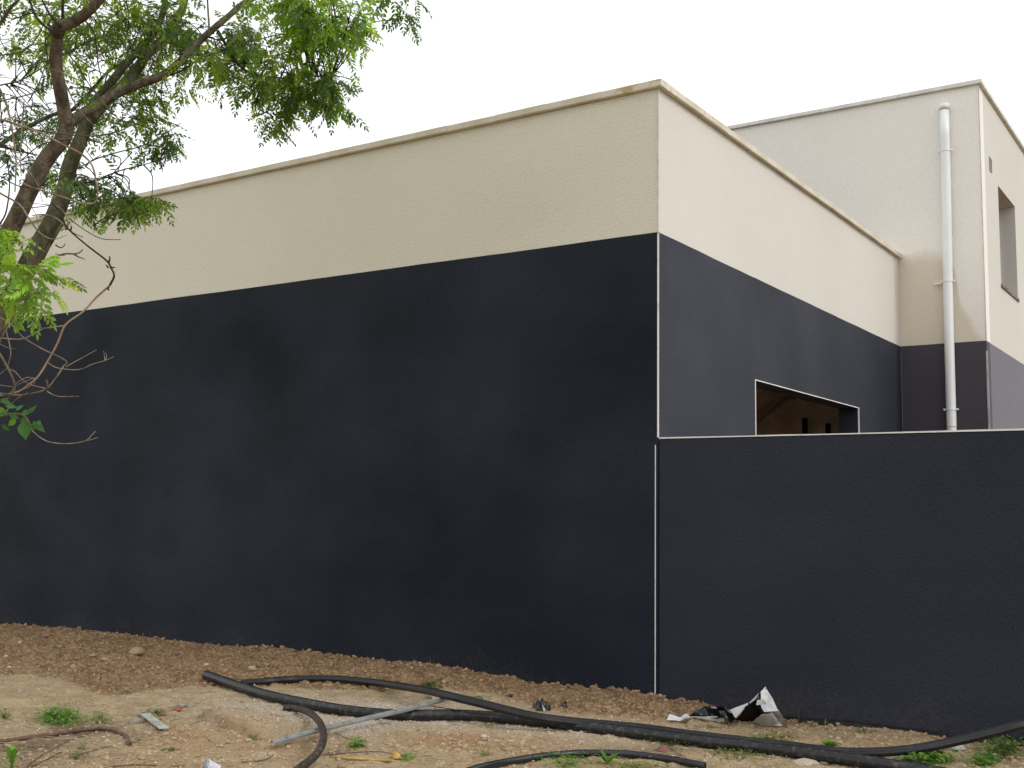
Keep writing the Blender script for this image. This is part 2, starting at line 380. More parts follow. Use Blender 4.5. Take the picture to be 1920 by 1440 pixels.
def axis(a, b, step, lo, hi):
    mid = np.arange(a, b+1e-6, step); L = []; x = a; s = step
    while x > lo: s *= 1.35; x -= s; L.append(x)
    Rr = []; x = b; s = step
    while x < hi: s *= 1.35; x += s; Rr.append(x)
    return np.concatenate([L[::-1], mid, Rr])
gx = axis(-8.9, 2.9, 0.014, -400, 400); gy = axis(-4.1, 0.06, 0.012, -400, 400)
X, Y = np.meshgrid(gx, gy, indexing='ij'); Z = height(X, Y)
nx, ny = X.shape
V = np.stack([X.ravel(), Y.ravel(), Z.ravel()], 1)
idx = np.arange(nx*ny).reshape(nx, ny)
F = np.stack([idx[:-1, :-1].ravel(), idx[1:, :-1].ravel(), idx[1:, 1:].ravel(), idx[:-1, 1:].ravel()], 1)
fx, fy = X.ravel(), Y.ravel()
col = np.stack([soil_mask(fx, fy), gravel_mask(fx, fy), dark_mask(fx, fy), red_mask(fx, fy)], 1)
def ground_material():
    m = bpy.data.materials.new('bare_earth'); m.use_nodes = True; nt = m.node_tree; N = nt.nodes; L = nt.links
    b = N['Principled BSDF']; b.inputs['Roughness'].default_value = 0.95; b.inputs['Specular IOR Level'].default_value = 0.1
    a = N.new('ShaderNodeVertexColor'); a.layer_name = 'soil'
    sp = N.new('ShaderNodeSeparateColor'); L.new(a.outputs['Color'], sp.inputs[0])
    tc = N.new('ShaderNodeTexCoord'); O = tc.outputs['Object']
    def noise(s, d=5, r=0.6):
        n = N.new('ShaderNodeTexNoise'); n.inputs['Scale'].default_value = s; n.inputs['Detail'].default_value = d; n.inputs['Roughness'].default_value = r
        L.new(O, n.inputs['Vector']); return n.outputs['Fac']
    def rng(v, a0, a1, b0=0, b1=1):
        n = N.new('ShaderNodeMapRange'); L.new(v, n.inputs['Value'])
        for k, q in zip(('From Min', 'From Max', 'To Min', 'To Max'), (a0, a1, b0, b1)): n.inputs[k].default_value = q
        return n.outputs[0]
    def mix(f, A, B):
        n = N.new('ShaderNodeMix'); n.data_type = 'RGBA'
        for k, q in (('A', A), ('B', B)):
            if isinstance(q, tuple): n.inputs[k].default_value = (*q, 1)
            else: L.new(q, n.inputs[k])
        if isinstance(f, float): n.inputs['Factor'].default_value = f
        else: L.new(f, n.inputs['Factor'])
        return n.outputs['Result']
    n_f = noise(38, 6, .7); n_m = noise(7, 5); n_g = noise(120, 4, .7)
    sand = mix(rng(n_m, .38, .62), (0.42, 0.325, 0.205), (0.315, 0.235, 0.14))
    sand = mix(rng(n_f, .52, .66), sand, (0.20, 0.135, 0.078))
    brown = mix(rng(n_m, .38, .62), (0.25, 0.16, 0.088), (0.135, 0.083, 0.045))
    brown = mix(rng(n_f, .50, .66), brown, (0.42, 0.295, 0.18))
    red = mix(rng(n_f, .4, .62), (0.36, 0.225, 0.12), (0.25, 0.14, 0.07))
    grav = mix(rng(n_g, .42, .6), (0.60, 0.53, 0.45), (0.30, 0.25, 0.20))
    dk = mix(rng(n_f, .4, .6), (0.105, 0.072, 0.052), (0.20, 0.145, 0.10))
    c = mix(a.outputs['Alpha'], sand, red)
    c = mix(sp.outputs['Blue'], c, dk); c = mix(sp.outputs['Green'], c, grav); c = mix(sp.outputs['Red'], c, brown)
    far = N.new('ShaderNodeVectorMath'); far.operation = 'LENGTH'; L.new(O, far.inputs[0])
    c = mix(rng(far.outputs['Value'], 14, 30), c, mix(rng(n_m, .4, .6), (0.06, 0.085, 0.025), (0.10, 0.095, 0.045)))
    L.new(c, b.inputs['Base Color'])
    bp = N.new('ShaderNodeBump'); bp.inputs['Strength'].default_value = 0.9; bp.inputs['Distance'].default_value = 0.008
    L.new(noise(85, 6, .75), bp.inputs['Height']); L.new(bp.outputs[0], b.inputs['Normal'])
    return m
GROUND = ground_material()
gnd = link('ground', np_mesh('ground', V, F, GROUND, True, col, 'soil'))
tag(gnd, 'bare trodden sandy earth with browner dug soil along the dark wall', kind='structure')

# ------------------------------------------------------------------ the house
house = empty('house', (0, 0, 0), 'flat roofed house with beige render above an anthracite base', 'house')
def wob(n, amp, s): return amp*fbm(np.linspace(0, n*0.08, n), np.full(n, s+.5), 3, s)
def slab_x(name, x0, x1, y0, y1, z0, z1, m, amp=0.0, parent=house, seed=1):
    """wall running along x; its top edge wavers by amp"""
    n = max(2, int((x1-x0)/0.05)) if amp else 2
    xs = np.linspace(x0, x1, n); zt = z1+(wob(n, amp, seed) if amp else np.zeros(n))
    return slab_pts(name, [(x, y0) for x in xs], [(x, y1) for x in xs], z0, zt, m, parent)
def slab_y(name, y0, y1, x0, x1, z0, z1, m, amp=0.0, parent=house, seed=1):
    n = max(2, int((y1-y0)/0.05)) if amp else 2
    ys = np.linspace(y0, y1, n); zt = z1+(wob(n, amp, seed) if amp else np.zeros(n))
    return slab_pts(name, [(x0, y) for y in ys], [(x1, y) for y in ys], z0, zt, m, parent)
def slab_geo(A, B, z0, zt, o=0):
    n = len(A); v = []; f = []
    for i in range(n):
        v += [(*A[i], z0), (*B[i], z0), (*B[i], zt[i]), (*A[i], zt[i])]
    for i in range(n-1):
        for k in range(4):
            q = (k+1) % 4; f.append((o+4*i+k, o+4*i+q, o+4*i+4+q, o+4*i+4+k))
    f.append((o+3, o+2, o+1, o)); e = o+4*(n-1); f.append((e, e+1, e+2, e+3))
    return v, f
def fixn(me):
    import bmesh
    bm = bmesh.new(); bm.from_mesh(me); bmesh.ops.recalc_face_normals(bm, faces=bm.faces); bm.to_mesh(me); bm.free()
def slab_pts(name, A, B, z0, zt, m, parent):
    v, f = slab_geo(A, B, z0, zt)
    me = mesh(name, v, f, m); fixn(me); return link(name, me, parent)
def multi(name, specs, m, parent=house):
    v = []; f = []
    for A, B, z0, zt in specs:
        a, b = slab_geo(A, B, z0, zt, len(v)); v += a; f += b
    me = mesh(name, v, f, m); fixn(me); return link(name, me, parent)
def rowx(x0, x1, y): return [(x, y) for x in np.linspace(x0, x1, max(2, int(abs(x1-x0)/.05)))]
def rowy(y0, y1, x): return [(x, y) for y in np.linspace(y0, y1, max(2, int(abs(y1-y0)/.05)))]

# garage block, front (plane y = 0) and side (plane x = 0)
XL = -13.0
o = slab_pts('upper_wall', [(XL, 0), (0, 0)], [(XL, .2), (-.2, .2)], HB-.03, [HC-CT]*2, BEIGE, house); o['label'] = 'shaded beige upper wall of the front'
o = slab_pts('upper_wall', [(0, 0.0005), (0, LY-.004)], [(-.2, .2005), (-.2, LY-.004)], HB-.03, [HC-CT]*2, SIDE, house); o['label'] = 'brighter beige upper wall of the side'
A = [(x, -.003) for x in np.linspace(XL, .003, 260)]; B = [(x, .2) for x in np.linspace(XL, -.2, 260)]
o = slab_pts('lower_wall', A, B, -.4, HB+wob(260, .006, 1), DARK, house); o['label'] = 'anthracite lower wall of the front'
# side wall with the garage opening
A = rowy(-0.0025, OY0, 0.003); B = [(-.216, yy) for yy in np.linspace(.2165, OY0, len(A))]
A2 = rowy(OY1, LY-.004, 0.003); B2 = rowy(OY1, LY-.004, -0.216)
A3 = rowy(OY0, OY1, 0.003); B3 = rowy(OY0, OY1, -0.216)
wz = lambda n, s: HB+wob(n, 0.006, s)
o = multi('lower_wall', [(A, B, -0.4, wz(len(A), 5)), (A2, B2, -0.4, wz(len(A2), 6)), (A3, B3, OH, wz(len(A3), 7))], DARKS)
o['label'] = 'anthracite lower wall of the side with garage opening'
# corner bead: white in the dark band, painted above
mb = MB(); mb.box((-0.004, -0.0065, HL+.004), (0.0065, 0.003, HB-0.004)); mb.build('corner_bead', BEAD, house)
mb = MB(); mb.box((-0.007, -0.006, HB), (0.0065, 0.004, HC-CT-.002)); mb.build('corner_bead', BEADB, house)
# beads round the opening
mb = MB(); mb.box((-0.004, OY0-0.012, -0.2), (0.007, OY0+0.004, OH)); mb.box((-0.004, OY1-0.004, -0.2), (0.007, OY1+0.012, OH)); mb.box((-0.004, OY0-0.012, OH), (0.007, OY1+0.012, OH+0.009))
o = mb.build('opening_bead', BEAD, house); o['label'] = 'white bead framing the garage opening'
# interior seen through it
mb = MB(); mb.box((-6.2, 6.5, -.2), (-.22, 6.62, 4.3)); o = mb.build('inner_wall', INNER, house); o['label'] = 'unpainted brown inner wall'
mb = MB(); mb.box((-6.3, .22, -.2), (-6.2, 6.62, 4.3)); mb.build('inner_wall', INNER, house)
for a, b, zt in ((-1.174, -1.113, 2.629), (-0.875, -0.815, 2.555)):
    mb = MB(); mb.box((a, 6.47, 1.2), (b, 6.51, zt)); mb.build('wall_slot', SLOT, house)
# sloping soffit, and the pale conduit fixed along it
def slope(x): return 2.551+(x+1.804)*(2.910-2.551)/(1.804-1.339)
mb = MB(); v = []
for x in (-3.2, -1.15):
    for y in (5.2, 6.49):
        for dz in (0, .12): v.append((x, y, slope(x)+dz))
mb.add(v, [(0, 1, 3, 2), (2, 3, 7, 6), (6, 7, 5, 4), (4, 5, 1, 0), (0, 2, 6, 4), (1, 5, 7, 3)])
o = mb.build('sloping_soffit', INNER_C, house)
P = [(-1.95, 6.43, slope(-1.95)-.03), (-1.7, 6.4, slope(-1.7)+.00), (-1.5, 6.38, slope(-1.5)-.035), (-1.34, 6.36, slope(-1.34)-.05), (-1.22, 6.36, slope(-1.34)-.03)]
tube('conduit', P, [.022]*5, mat('grey_conduit', (.30, .27, .24), .7), house, n=8)
def holed(x0, x1, y0, y1, z0, z1, hx0, hx1, hy0, hy1):
    mb = MB(); mb.box((x0, y0, z0), (hx0, y1, z1)); mb.box((hx1, y0, z0), (x1, y1, z1)); mb.box((hx0, y0, z0), (hx1, hy0, z1)); mb.box((hx0, hy1, z0), (hx1, y1, z1)); return mb
LIGHT_HOLE = (-4.2, -1.4, 1.2, 5.6)     # unseen hole added through roof and ceiling to brighten the garage
holed(-6.2, -.2, .2, LY-.01, 3.6, 3.75, *LIGHT_HOLE).build('ceiling', INNER_C, house)
holed(XL, -.2, .2, LY-.01, HC-.45, HC-.35, *LIGHT_HOLE).build('roof', FELT, house)
mb = MB(); mb.box((XL, .2, -.4), (XL+.2, LY-.01, HC-CT)); mb.build('end_wall', BEIGE, house)

# coping stones: bevelled slabs with a drip groove, each a little out of true
def coping_stone(name, L, depth, m, k, th=CT):
    """profile in (y outwards negative, z); runs along +x from 0 to L"""
    import bmesh
    pr = [(0, th), (0.004, th), (depth, th), (depth, 0.0), (OV+.03, 0.0), (OV+.002, 0.0), (0.033, 0.0), (0.031, 0.008), (0.021, 0.008), (0.019, 0.0), (0.006, 0.0), (0, 0.007)]
    pr = [(0.0, th-.003), (0.003, th), (depth, th), (depth, 0.0), (0.033, 0.0), (0.031, 0.008), (0.021, 0.008), (0.019, 0.0), (0.007, 0.0), (0.001, 0.006)]
    v = [(0, a, b) for a, b in pr]+[(L, a, b) for a, b in pr]; n = len(pr)
    f = [tuple(range(n)), tuple(range(2*n-1, n-1, -1))]+[(i, (i+1) % n, n+(i+1) % n, n+i) for i in range(n)]
    me = mesh(name, v, f, m); fixn(me); return me
cm = coping_stone('coping_stone', 0.494, 0.29, COPING, 0)
cmb = coping_stone('coping_stone', 0.494+0.012, 0.29, COPING_B, 0)
mm = coping_stone('coping_joint', 0.012, 0.28, MORTAR, 0)
rs = np.random.RandomState(3)
def place(me, name, loc, rz, parent=house, tilt=0.0, roll=0.0):
    o = bpy.data.objects.new(name, me); COL.objects.link(o); o.parent = parent
    o.rotation_euler = (roll, tilt, rz); o.location = loc; return o
x = OV
for k in range(26):
    L = 0.506 if k == 0 else 0.494
    j = place(cmb if k == 0 else cm, 'coping_stone', (x-L, -OV+(rs.rand()-.5)*.004, HC-CT+(rs.rand()-.5)*.003+.002), 0, tilt=(rs.rand()-.5)*.012, roll=(rs.rand()-.5)*.01)
    if k == 0: j['label'] = 'ochre stained coping stone at the corner'
    place(mm, 'coping_joint', (x-L-0.009, -OV+.0015, HC-CT-.001), 0); x -= L+.006
y = -OV+.01
y = 0.246
for k in range(13):
    L = 0.494
    if y+L > LY+.03: break
    place(cm, 'coping_stone', (OV+(rs.rand()-.5)*.004, y, HC-CT+(rs.rand()-.5)*.003+.002), math.pi/2, tilt=(rs.rand()-.5)*.012, roll=(rs.rand()-.5)*.01)
    place(mm, 'coping_joint', (OV-.0015, y-.009, HC-CT-.001), math.pi/2); y += L+.006
if LY-y > .05:
    place(coping_stone('coping_stone', LY-y-.004, .29, COPING, 0), 'coping_stone', (OV, y, HC-CT+.001), math.pi/2)
place(coping_stone('coping_stone', 0.246-.006+OV-.003, 0.29-.004, COPING, 0), 'coping_stone', (OV-.001, -OV+.003, HC-CT+.0035), math.pi/2)

# tower
TT = 0.045
WY0, WY1, WZ0, WZ1 = 7.81, 9.00, 4.384, 5.687
TX0, TY1 = -7.0, 15.0
TZ = TH-0.05
o = slab_x('upper_wall', TX0, TW, LY, LY+.24, TB-.03, TZ, PALE); o['label'] = 'pale upper wall of the taller block with a tan damp patch'
mb = MB(); y0 = LY+.24
mb.box((TW-.24, y0, TB-.03), (TW, WY0, TZ)); mb.box((TW-.24, WY1, TB-.03), (TW, TY1, TZ)); mb.box((TW-.24, WY0, TB-.03), (TW, WY1, WZ0)); mb.box((TW-.24, WY0, WZ1), (TW, WY1, TZ))
o = mb.build('upper_wall', SIDE, house); o['label'] = 'pale right flank of the taller block with a window'
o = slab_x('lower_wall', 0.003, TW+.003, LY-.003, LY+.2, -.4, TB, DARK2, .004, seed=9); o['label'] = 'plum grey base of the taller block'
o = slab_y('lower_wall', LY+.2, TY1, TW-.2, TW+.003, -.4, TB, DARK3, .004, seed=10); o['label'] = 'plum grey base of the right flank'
mb = MB(); mb.box((TW-.008, LY-.010, -.3), (TW+.012, LY+.004, TB-.12)); mb.build('corner_bead', BEAD2, house)
mb = MB(); mb.box((TW-.006, LY-.006, TB), (TW+.0065, LY+.004, TZ-.002)); mb.build('corner_bead', BEADB, house)
mb = MB(); mb.box((TX0, LY+.24, TZ-.4), (TW-.24, TY1, TZ-.3)); mb.build('roof', FELT, house)
cw = coping_stone('coping_stone', .994, .32, COPING_W, 0, .05)
x = TW+TT
for k in range(8):
    place(cw, 'coping_stone', (x-.994, LY-TT, TZ+(rs.rand()-.5)*.003), 0, tilt=(rs.rand()-.5)*.002); x -= 1.0
y = LY-TT+.33
place(coping_stone('coping_stone', .324, .318, COPING_W, 0, .05), 'coping_stone', (TW+TT-.001, LY-TT+.002, TZ+.002), math.pi/2)
for k in range(8):
    place(cw, 'coping_stone', (TW+TT, y, TZ+(rs.rand()-.5)*.003), math.pi/2, tilt=(rs.rand()-.5)*.002); y += 1.0
# recessed window
win = MB(); win.box((TW-.24, WY0, WZ0), (TW-.19, WY0+.05, WZ1)); win.box((TW-.24, WY1-.05, WZ0), (TW-.215, WY1, WZ1)); win.box((TW-.24, WY0+.05, WZ1-.05), (TW-.215, WY1-.05, WZ1)); win.box((TW-.24, WY0+.05, WZ0), (TW-.215, WY1-.05, WZ0+.06))
wf = win.build('window', PVC, house); wf['label'] = 'deep set window of the taller block'
mb = MB(); mb.box((TW-.235, WY0+.05, WZ0+.06), (TW-.228, WY1-.05, WZ1-.05)); o = mb.build('pane', GLASS, None); o.parent = wf
v = []; n = 26
for i in range(n):
    yy = WY0-.02+(WY1-WY0+.04)*i/(n-1); e = rs.rand()*.012
    v += [(TW-.2, yy, WZ0-.028), (TW+.014+e, yy, WZ0-.035), (TW+.014+e, yy, WZ0+.002+rs.rand()*.006), (TW-.2, yy, WZ0+.012)]
f = []
for i in range(n-1):
    for k in range(4): q = (k+1) % 4; f.append((4*i+k, 4*i+q, 4*i+4+q, 4*i+4+k))
f += [(3, 2, 1, 0), (4*n-4, 4*n-3, 4*n-2, 4*n-1)]
me = mesh('sill', v, f, SILL); fixn(me); o = link('sill', me, None); o.parent = wf; o['label'] = 'rough broken edged sill'
# vent grille
vg = MB(); vg.box((TW-.001, 7.27, 5.745), (TW+.010, 7.41, 5.76)); vg.box((TW-.001, 7.27, 5.905), (TW+.010, 7.41, 5.92)); vg.box((TW-.001, 7.27, 5.76), (TW+.010, 7.283, 5.905)); vg.box((TW-.001, 7.397, 5.76), (TW+.010, 7.41, 5.905))
g = vg.build('vent_grille', VENT, house)
me = None
for i in range(6):
    mb = MB(); z = 5.765+i*.023; mb.box((TW-.0005, 7.284, z), (TW+.006, 7.396, z+.012)); o = mb.build('louvre', VENT, None); o.parent = g
# downpipe
PX, PY = 0.598, LY-.065
o = tube('downpipe', [(PX+.012, PY, 6.455), (PX+.006, PY, 5), (PX-.006, PY, 3.6), (PX-.004, PY, -.1)], [.057]*4, PVC, house, n=24, sub=4); dp = o
dp['label'] = 'tall white plastic downpipe on the taller block'
def child(me, name, parent): o = link(name, me, None); o.parent = parent; return o
V_, F_ = tube_geo([(PX+.012, PY, 6.42), (PX+.012, PY, 6.485), (PX+.012, PY, 6.492)], [.0605, .0605, .05], n=24, sub=1); child(mesh('pipe_cap', V_, F_, PVC, True), 'pipe_cap', dp)
for z, xo in ((6.418, .012), (2.49, -.005)):
    V_, F_ = tube_geo([(PX+xo, PY, z-.004), (PX+xo, PY, z+.004)], [.0590, .0590], n=24, sub=1); child(mesh('pipe_joint', V_, F_, PVC_D, True), 'pipe_joint', dp)
for z, xo in ((5.90, .010), (4.265, -.002), (2.70, -.005)):
    V_, F_ = tube_geo([(PX+xo, PY, z-.011), (PX+xo, PY, z+.011)], [.0625, .0625], n=24, sub=1)
    mb = MB(); mb.add(V_, F_); mb.box((PX+xo+.05, PY-.014, z-.011), (PX+xo+.085, PY+.014, z+.011)); mb.box((PX+xo-.085, PY-.014, z-.011), (PX+xo-.05, PY+.014, z+.011))
    mb.box((PX+xo-.01, PY+.055, z-.01), (PX+xo+.01, LY+.005, z+.01))
    if z == 4.265: mb.box((PX-.165, PY+.02, z-.022), (PX-.06, PY+.045, z-.004))
    child(mesh('pipe_clip', mb.v, mb.f, PVC), 'pipe_clip', dp)

# boundary wall, flush with the front of the house
bw = empty('boundary_wall', (0, 0, 0), 'long low anthracite wall running right from the house corner', 'wall')
xs = np.concatenate([[0.012], np.linspace(.06, 9, 180)])
zt = HL-.012+wob(len(xs), 0.003, 21)
slab_pts('wall_panel', [(x, -0.001) for x in xs], [(x, .199) for x in xs], -.4, zt, DARKL, bw)
v, f = slab_geo([(x, -0.006) for x in xs], [(x, .204) for x in xs], HL-.0070, list(zt+.0155+wob(len(xs), .003, 24)))
me = mesh('top_bead', v, f, BEAD); fixn(me); link('top_bead', me, bw)
mb = MB(); mb.box((-.0215, -.0065, .02), (-.0145, .002, 1.922)); o = mb.build('joint_bead', BEAD, bw); o['label'] = 'white vertical bead at the joint with the house'
# foundation membrane peeping out of the soil at the wall foot
MEMB = mat('black_membrane', (0.020, 0.022, 0.028), 0.45, 0.4, vscale=12, var=.4, bump=.4, bscale=25)
def membrane(x0, x1, h, label, s):
    n = int((x1-x0)/.03); xs = np.linspace(x0, x1, n); v = []; f = []
    for i, x in enumerate(xs):
        zg = float(np.interp(x, WALLX, WALLZ)); t = h*(0.25+0.6*math.sin(math.pi*i/(n-1))**.5)+.012*float(fbm(x*4, 0.3, 3, s))
        o1 = .010+.006*float(fbm(x*6, 2.3, 2, s+1))
        v += [(x, -.006-o1*.9, zg-.08), (x, -.006-o1*.5, zg+t*.6), (x, -.006-o1*.75, zg+t), (x, -.005-o1*.6, zg+t+.001), (x, -.0045, zg-.08)]
    for i in range(n-1):
        for k in range(5): q = (k+1) % 5; f.append((5*i+k, 5*i+q, 5*i+5+q, 5*i+5+k))
    f += [(0, 1, 2, 3, 4), tuple(range(5*n-1, 5*n-6, -1))]
    me = mesh('foundation_membrane', v, f, MEMB, False); fixn(me); o = link('foundation_membrane', me)
    tag(o, label, 'membrane'); return o
membrane(.75, 2.15, .045, 'thin black membrane sticking up along the foot of the low wall', 61)
membrane(-5.2, -3.9, .018, 'sliver of black membrane along the foot of the long front wall', 67)

# ------------------------------------------------------------------ loose earth and gravel
def ico():
    t = (1+5**.5)/2
    v = np.array([(-1,t,0),(1,t,0),(-1,-t,0),(1,-t,0),(0,-1,t),(0,1,t),(0,-1,-t),(0,1,-t),(t,0,-1),(t,0,1),(-t,0,-1),(-t,0,1)], float)
    v /= np.linalg.norm(v[0])
    f = np.array([(0,11,5),(0,5,1),(0,1,7),(0,7,10),(0,10,11),(1,5,9),(5,11,4),(11,10,2),(10,7,6),(7,1,8),(3,9,4),(3,4,2),(3,2,6),(3,6,8),(3,8,9),(4,9,5),(2,4,11),(6,2,10),(8,6,7),(9,8,1)])
    return v, f
IV, IF = ico()
def scatter(name, pts, sizes, mat_, cols, flat=(.5, .8), sink=.3, jag=.28):
    n = len(pts); A = RNG.random((n, 3))*2*math.pi
    V = IV[None]*(1+(RNG.random((n, 12, 1))-.5)*2*jag)
    V = V*np.stack([np.ones(n), .6+.4*RNG.random(n), flat[0]+(flat[1]-flat[0])*RNG.random(n)], 1)[:, None, :]
    tl = (RNG.random(n)-.5)*.8; c, s = np.cos(tl)[:, None], np.sin(tl)[:, None]
    V = np.stack([V[..., 0], V[..., 1]*c-V[..., 2]*s, V[..., 1]*s+V[..., 2]*c], 2)
    c, s = np.cos(A[:, 0])[:, None], np.sin(A[:, 0])[:, None]
    V = np.stack([V[..., 0]*c-V[..., 1]*s, V[..., 0]*s+V[..., 1]*c, V[..., 2]], 2)
    V = V*sizes[:, None, None]/2
    V[..., 2] += (sizes*(.5*flat[0]-.5*sink))[:, None]
    V += pts[:, None, :]
    F = IF[None]+(np.arange(n)*12)[:, None, None]
    C = np.repeat(np.concatenate([cols, np.ones((n, 1))], 1), 12, 0)
    return link(name, np_mesh(name, V.reshape(-1, 3), F.reshape(-1, 3), mat_, False, C))
def tint_mat(name, rough=.9, spec=.15, bump=.5, bscale=150, trans=0.0, objrand=False):
    m = bpy.data.materials.new(name); m.use_nodes = True; nt = m.node_tree; N = nt.nodes; L = nt.links
    b = N['Principled BSDF']; b.inputs['Roughness'].default_value = rough; b.inputs['Specular IOR Level'].default_value = spec
    a = N.new('ShaderNodeVertexColor'); a.layer_name = 'tint'
    tc = N.new('ShaderNodeTexCoord'); n = N.new('ShaderNodeTexNoise'); n.inputs['Scale'].default_value = bscale
    L.new(tc.outputs['Object'], n.inputs['Vector'])
    r = N.new('ShaderNodeMapRange'); r.inputs['To Min'].default_value = .7; r.inputs['To Max'].default_value = 1.25; L.new(n.outputs['Fac'], r.inputs['Value'])
    vm = N.new('ShaderNodeVectorMath'); vm.operation = 'SCALE'; L.new(a.outputs['Color'], vm.inputs[0]); L.new(r.outputs[0], vm.inputs['Scale'])
    colr = vm.outputs[0]
    if objrand:
        oi = N.new('ShaderNodeObjectInfo'); r2 = N.new('ShaderNodeMapRange'); r2.inputs['To Min'].default_value = .6; r2.inputs['To Max'].default_value = 1.4
        L.new(oi.outputs['Random'], r2.inputs['Value']); v2 = N.new('ShaderNodeVectorMath'); v2.operation = 'SCALE'
        L.new(colr, v2.inputs[0]); L.new(r2.outputs[0], v2.inputs['Scale']); colr = v2.outputs[0]
    L.new(colr, b.inputs['Base Color'])
    if bump:
        bp = N.new('ShaderNodeBump'); bp.inputs['Strength'].default_value = bump; bp.inputs['Distance'].default_value = .003
        L.new(n.outputs['Fac'], bp.inputs['Height']); L.new(bp.outputs[0], b.inputs['Normal'])
    if trans:
        t = N.new('ShaderNodeBsdfTranslucent'); mxs = N.new('ShaderNodeMixShader'); mxs.inputs[0].default_value = trans
        v3 = N.new('ShaderNodeVectorMath'); v3.operation = 'MULTIPLY'; v3.inputs[1].default_value = (1.9, 1.75, .7)
        L.new(colr, v3.inputs[0]); L.new(v3.outputs[0], t.inputs['Color'])
        L.new(b.outputs[0], mxs.inputs[1]); L.new(t.outputs[0], mxs.inputs[2]); L.new(mxs.outputs[0], N['Material Output'].inputs['Surface'])
    return m
CLOD = tint_mat('earth_clod'); STONE = tint_mat('loose_stone', .85, .25)
def inview(p, m=60):
    a, b = px_of(p[:, 0], p[:, 1], p[:, 2]); return (a > -m) & (a < IW+m) & (b > 1100) & (b < IH+m)
def rand_ground(n):
    """points spread evenly over the part of the picture that is ground"""
    px = RNG.random(n)*(IW+100)-50; py = 1160+RNG.random(n)**.85*(IH-1160+30)
    z = .1; d = CF[None]+CR[None]*((px-IW/2)/FPX)[:, None]-CU[None]*((py-IH/2)/FPX)[:, None]
    t = (z-CAM[2])/d[:, 2]; p = CAM[None]+d*t[:, None]; p[:, 2] = height(p[:, 0], p[:, 1])
    return p[(p[:, 1] < -.01) & (p[:, 0] > -9) & (p[:, 0] < 3)]
p = rand_ground(60000); sm = soil_mask(p[:, 0], p[:, 1]); rm = red_mask(p[:, 0], p[:, 1])
k = RNG.random(len(p)) < np.clip(.55*sm+.40*rm+.10, 0, 1)
p = p[k][:15000]; n = len(p); t = RNG.random((n, 1)); sm = soil_mask(p[:, 0], p[:, 1])[:, None]
cb = np.array([.18, .11, .060])*(1-t)+np.array([.42, .28, .17])*t; cs = np.array([.32, .24, .15])*(1-t)+np.array([.44, .35, .24])*t
o = scatter('soil_clods', p, .007+.034*RNG.random(n)**2.8, CLOD, cb*sm+cs*(1-sm), sink=.45)
tag(o, 'crumbs and clods of loose brown soil strewn over the bare ground', 'soil', kind='stuff')
# a rim of crumbs against the wall
xs = -9+11.5*RNG.random(1700); ys = -.015-.12*RNG.random(1700)**1.3
p = np.stack([xs, ys, height(xs, ys)], 1); n = len(p); t = RNG.random((n, 1))
o = scatter('soil_crumbs', p, .007+.042*RNG.random(n)**3.2, CLOD, np.array([.22, .135, .072])*(1-t)+np.array([.42, .28, .17])*t, sink=.35)
tag(o, 'ridge of brown soil crumbs lying against the foot of the dark wall', 'soil', kind='stuff')
p = rand_ground(60000); gm = gravel_mask(p[:, 0], p[:, 1]); sm = soil_mask(p[:, 0], p[:, 1])
k = RNG.random(len(p)) < np.clip(.95*gm*(1-sm*.8)+.045+.03*sm, 0, 1)
p = p[k][:14000]; n = len(p); t = RNG.random((n, 1))
o = scatter('gravel', p, .005+.012*RNG.random(n)**2, STONE, np.array([.36, .30, .24])*(1-t)+np.array([.66, .60, .52])*t, sink=.2)
tag(o, 'pale gravel chips spread thinly over the trodden sand', 'gravel', kind='stuff')

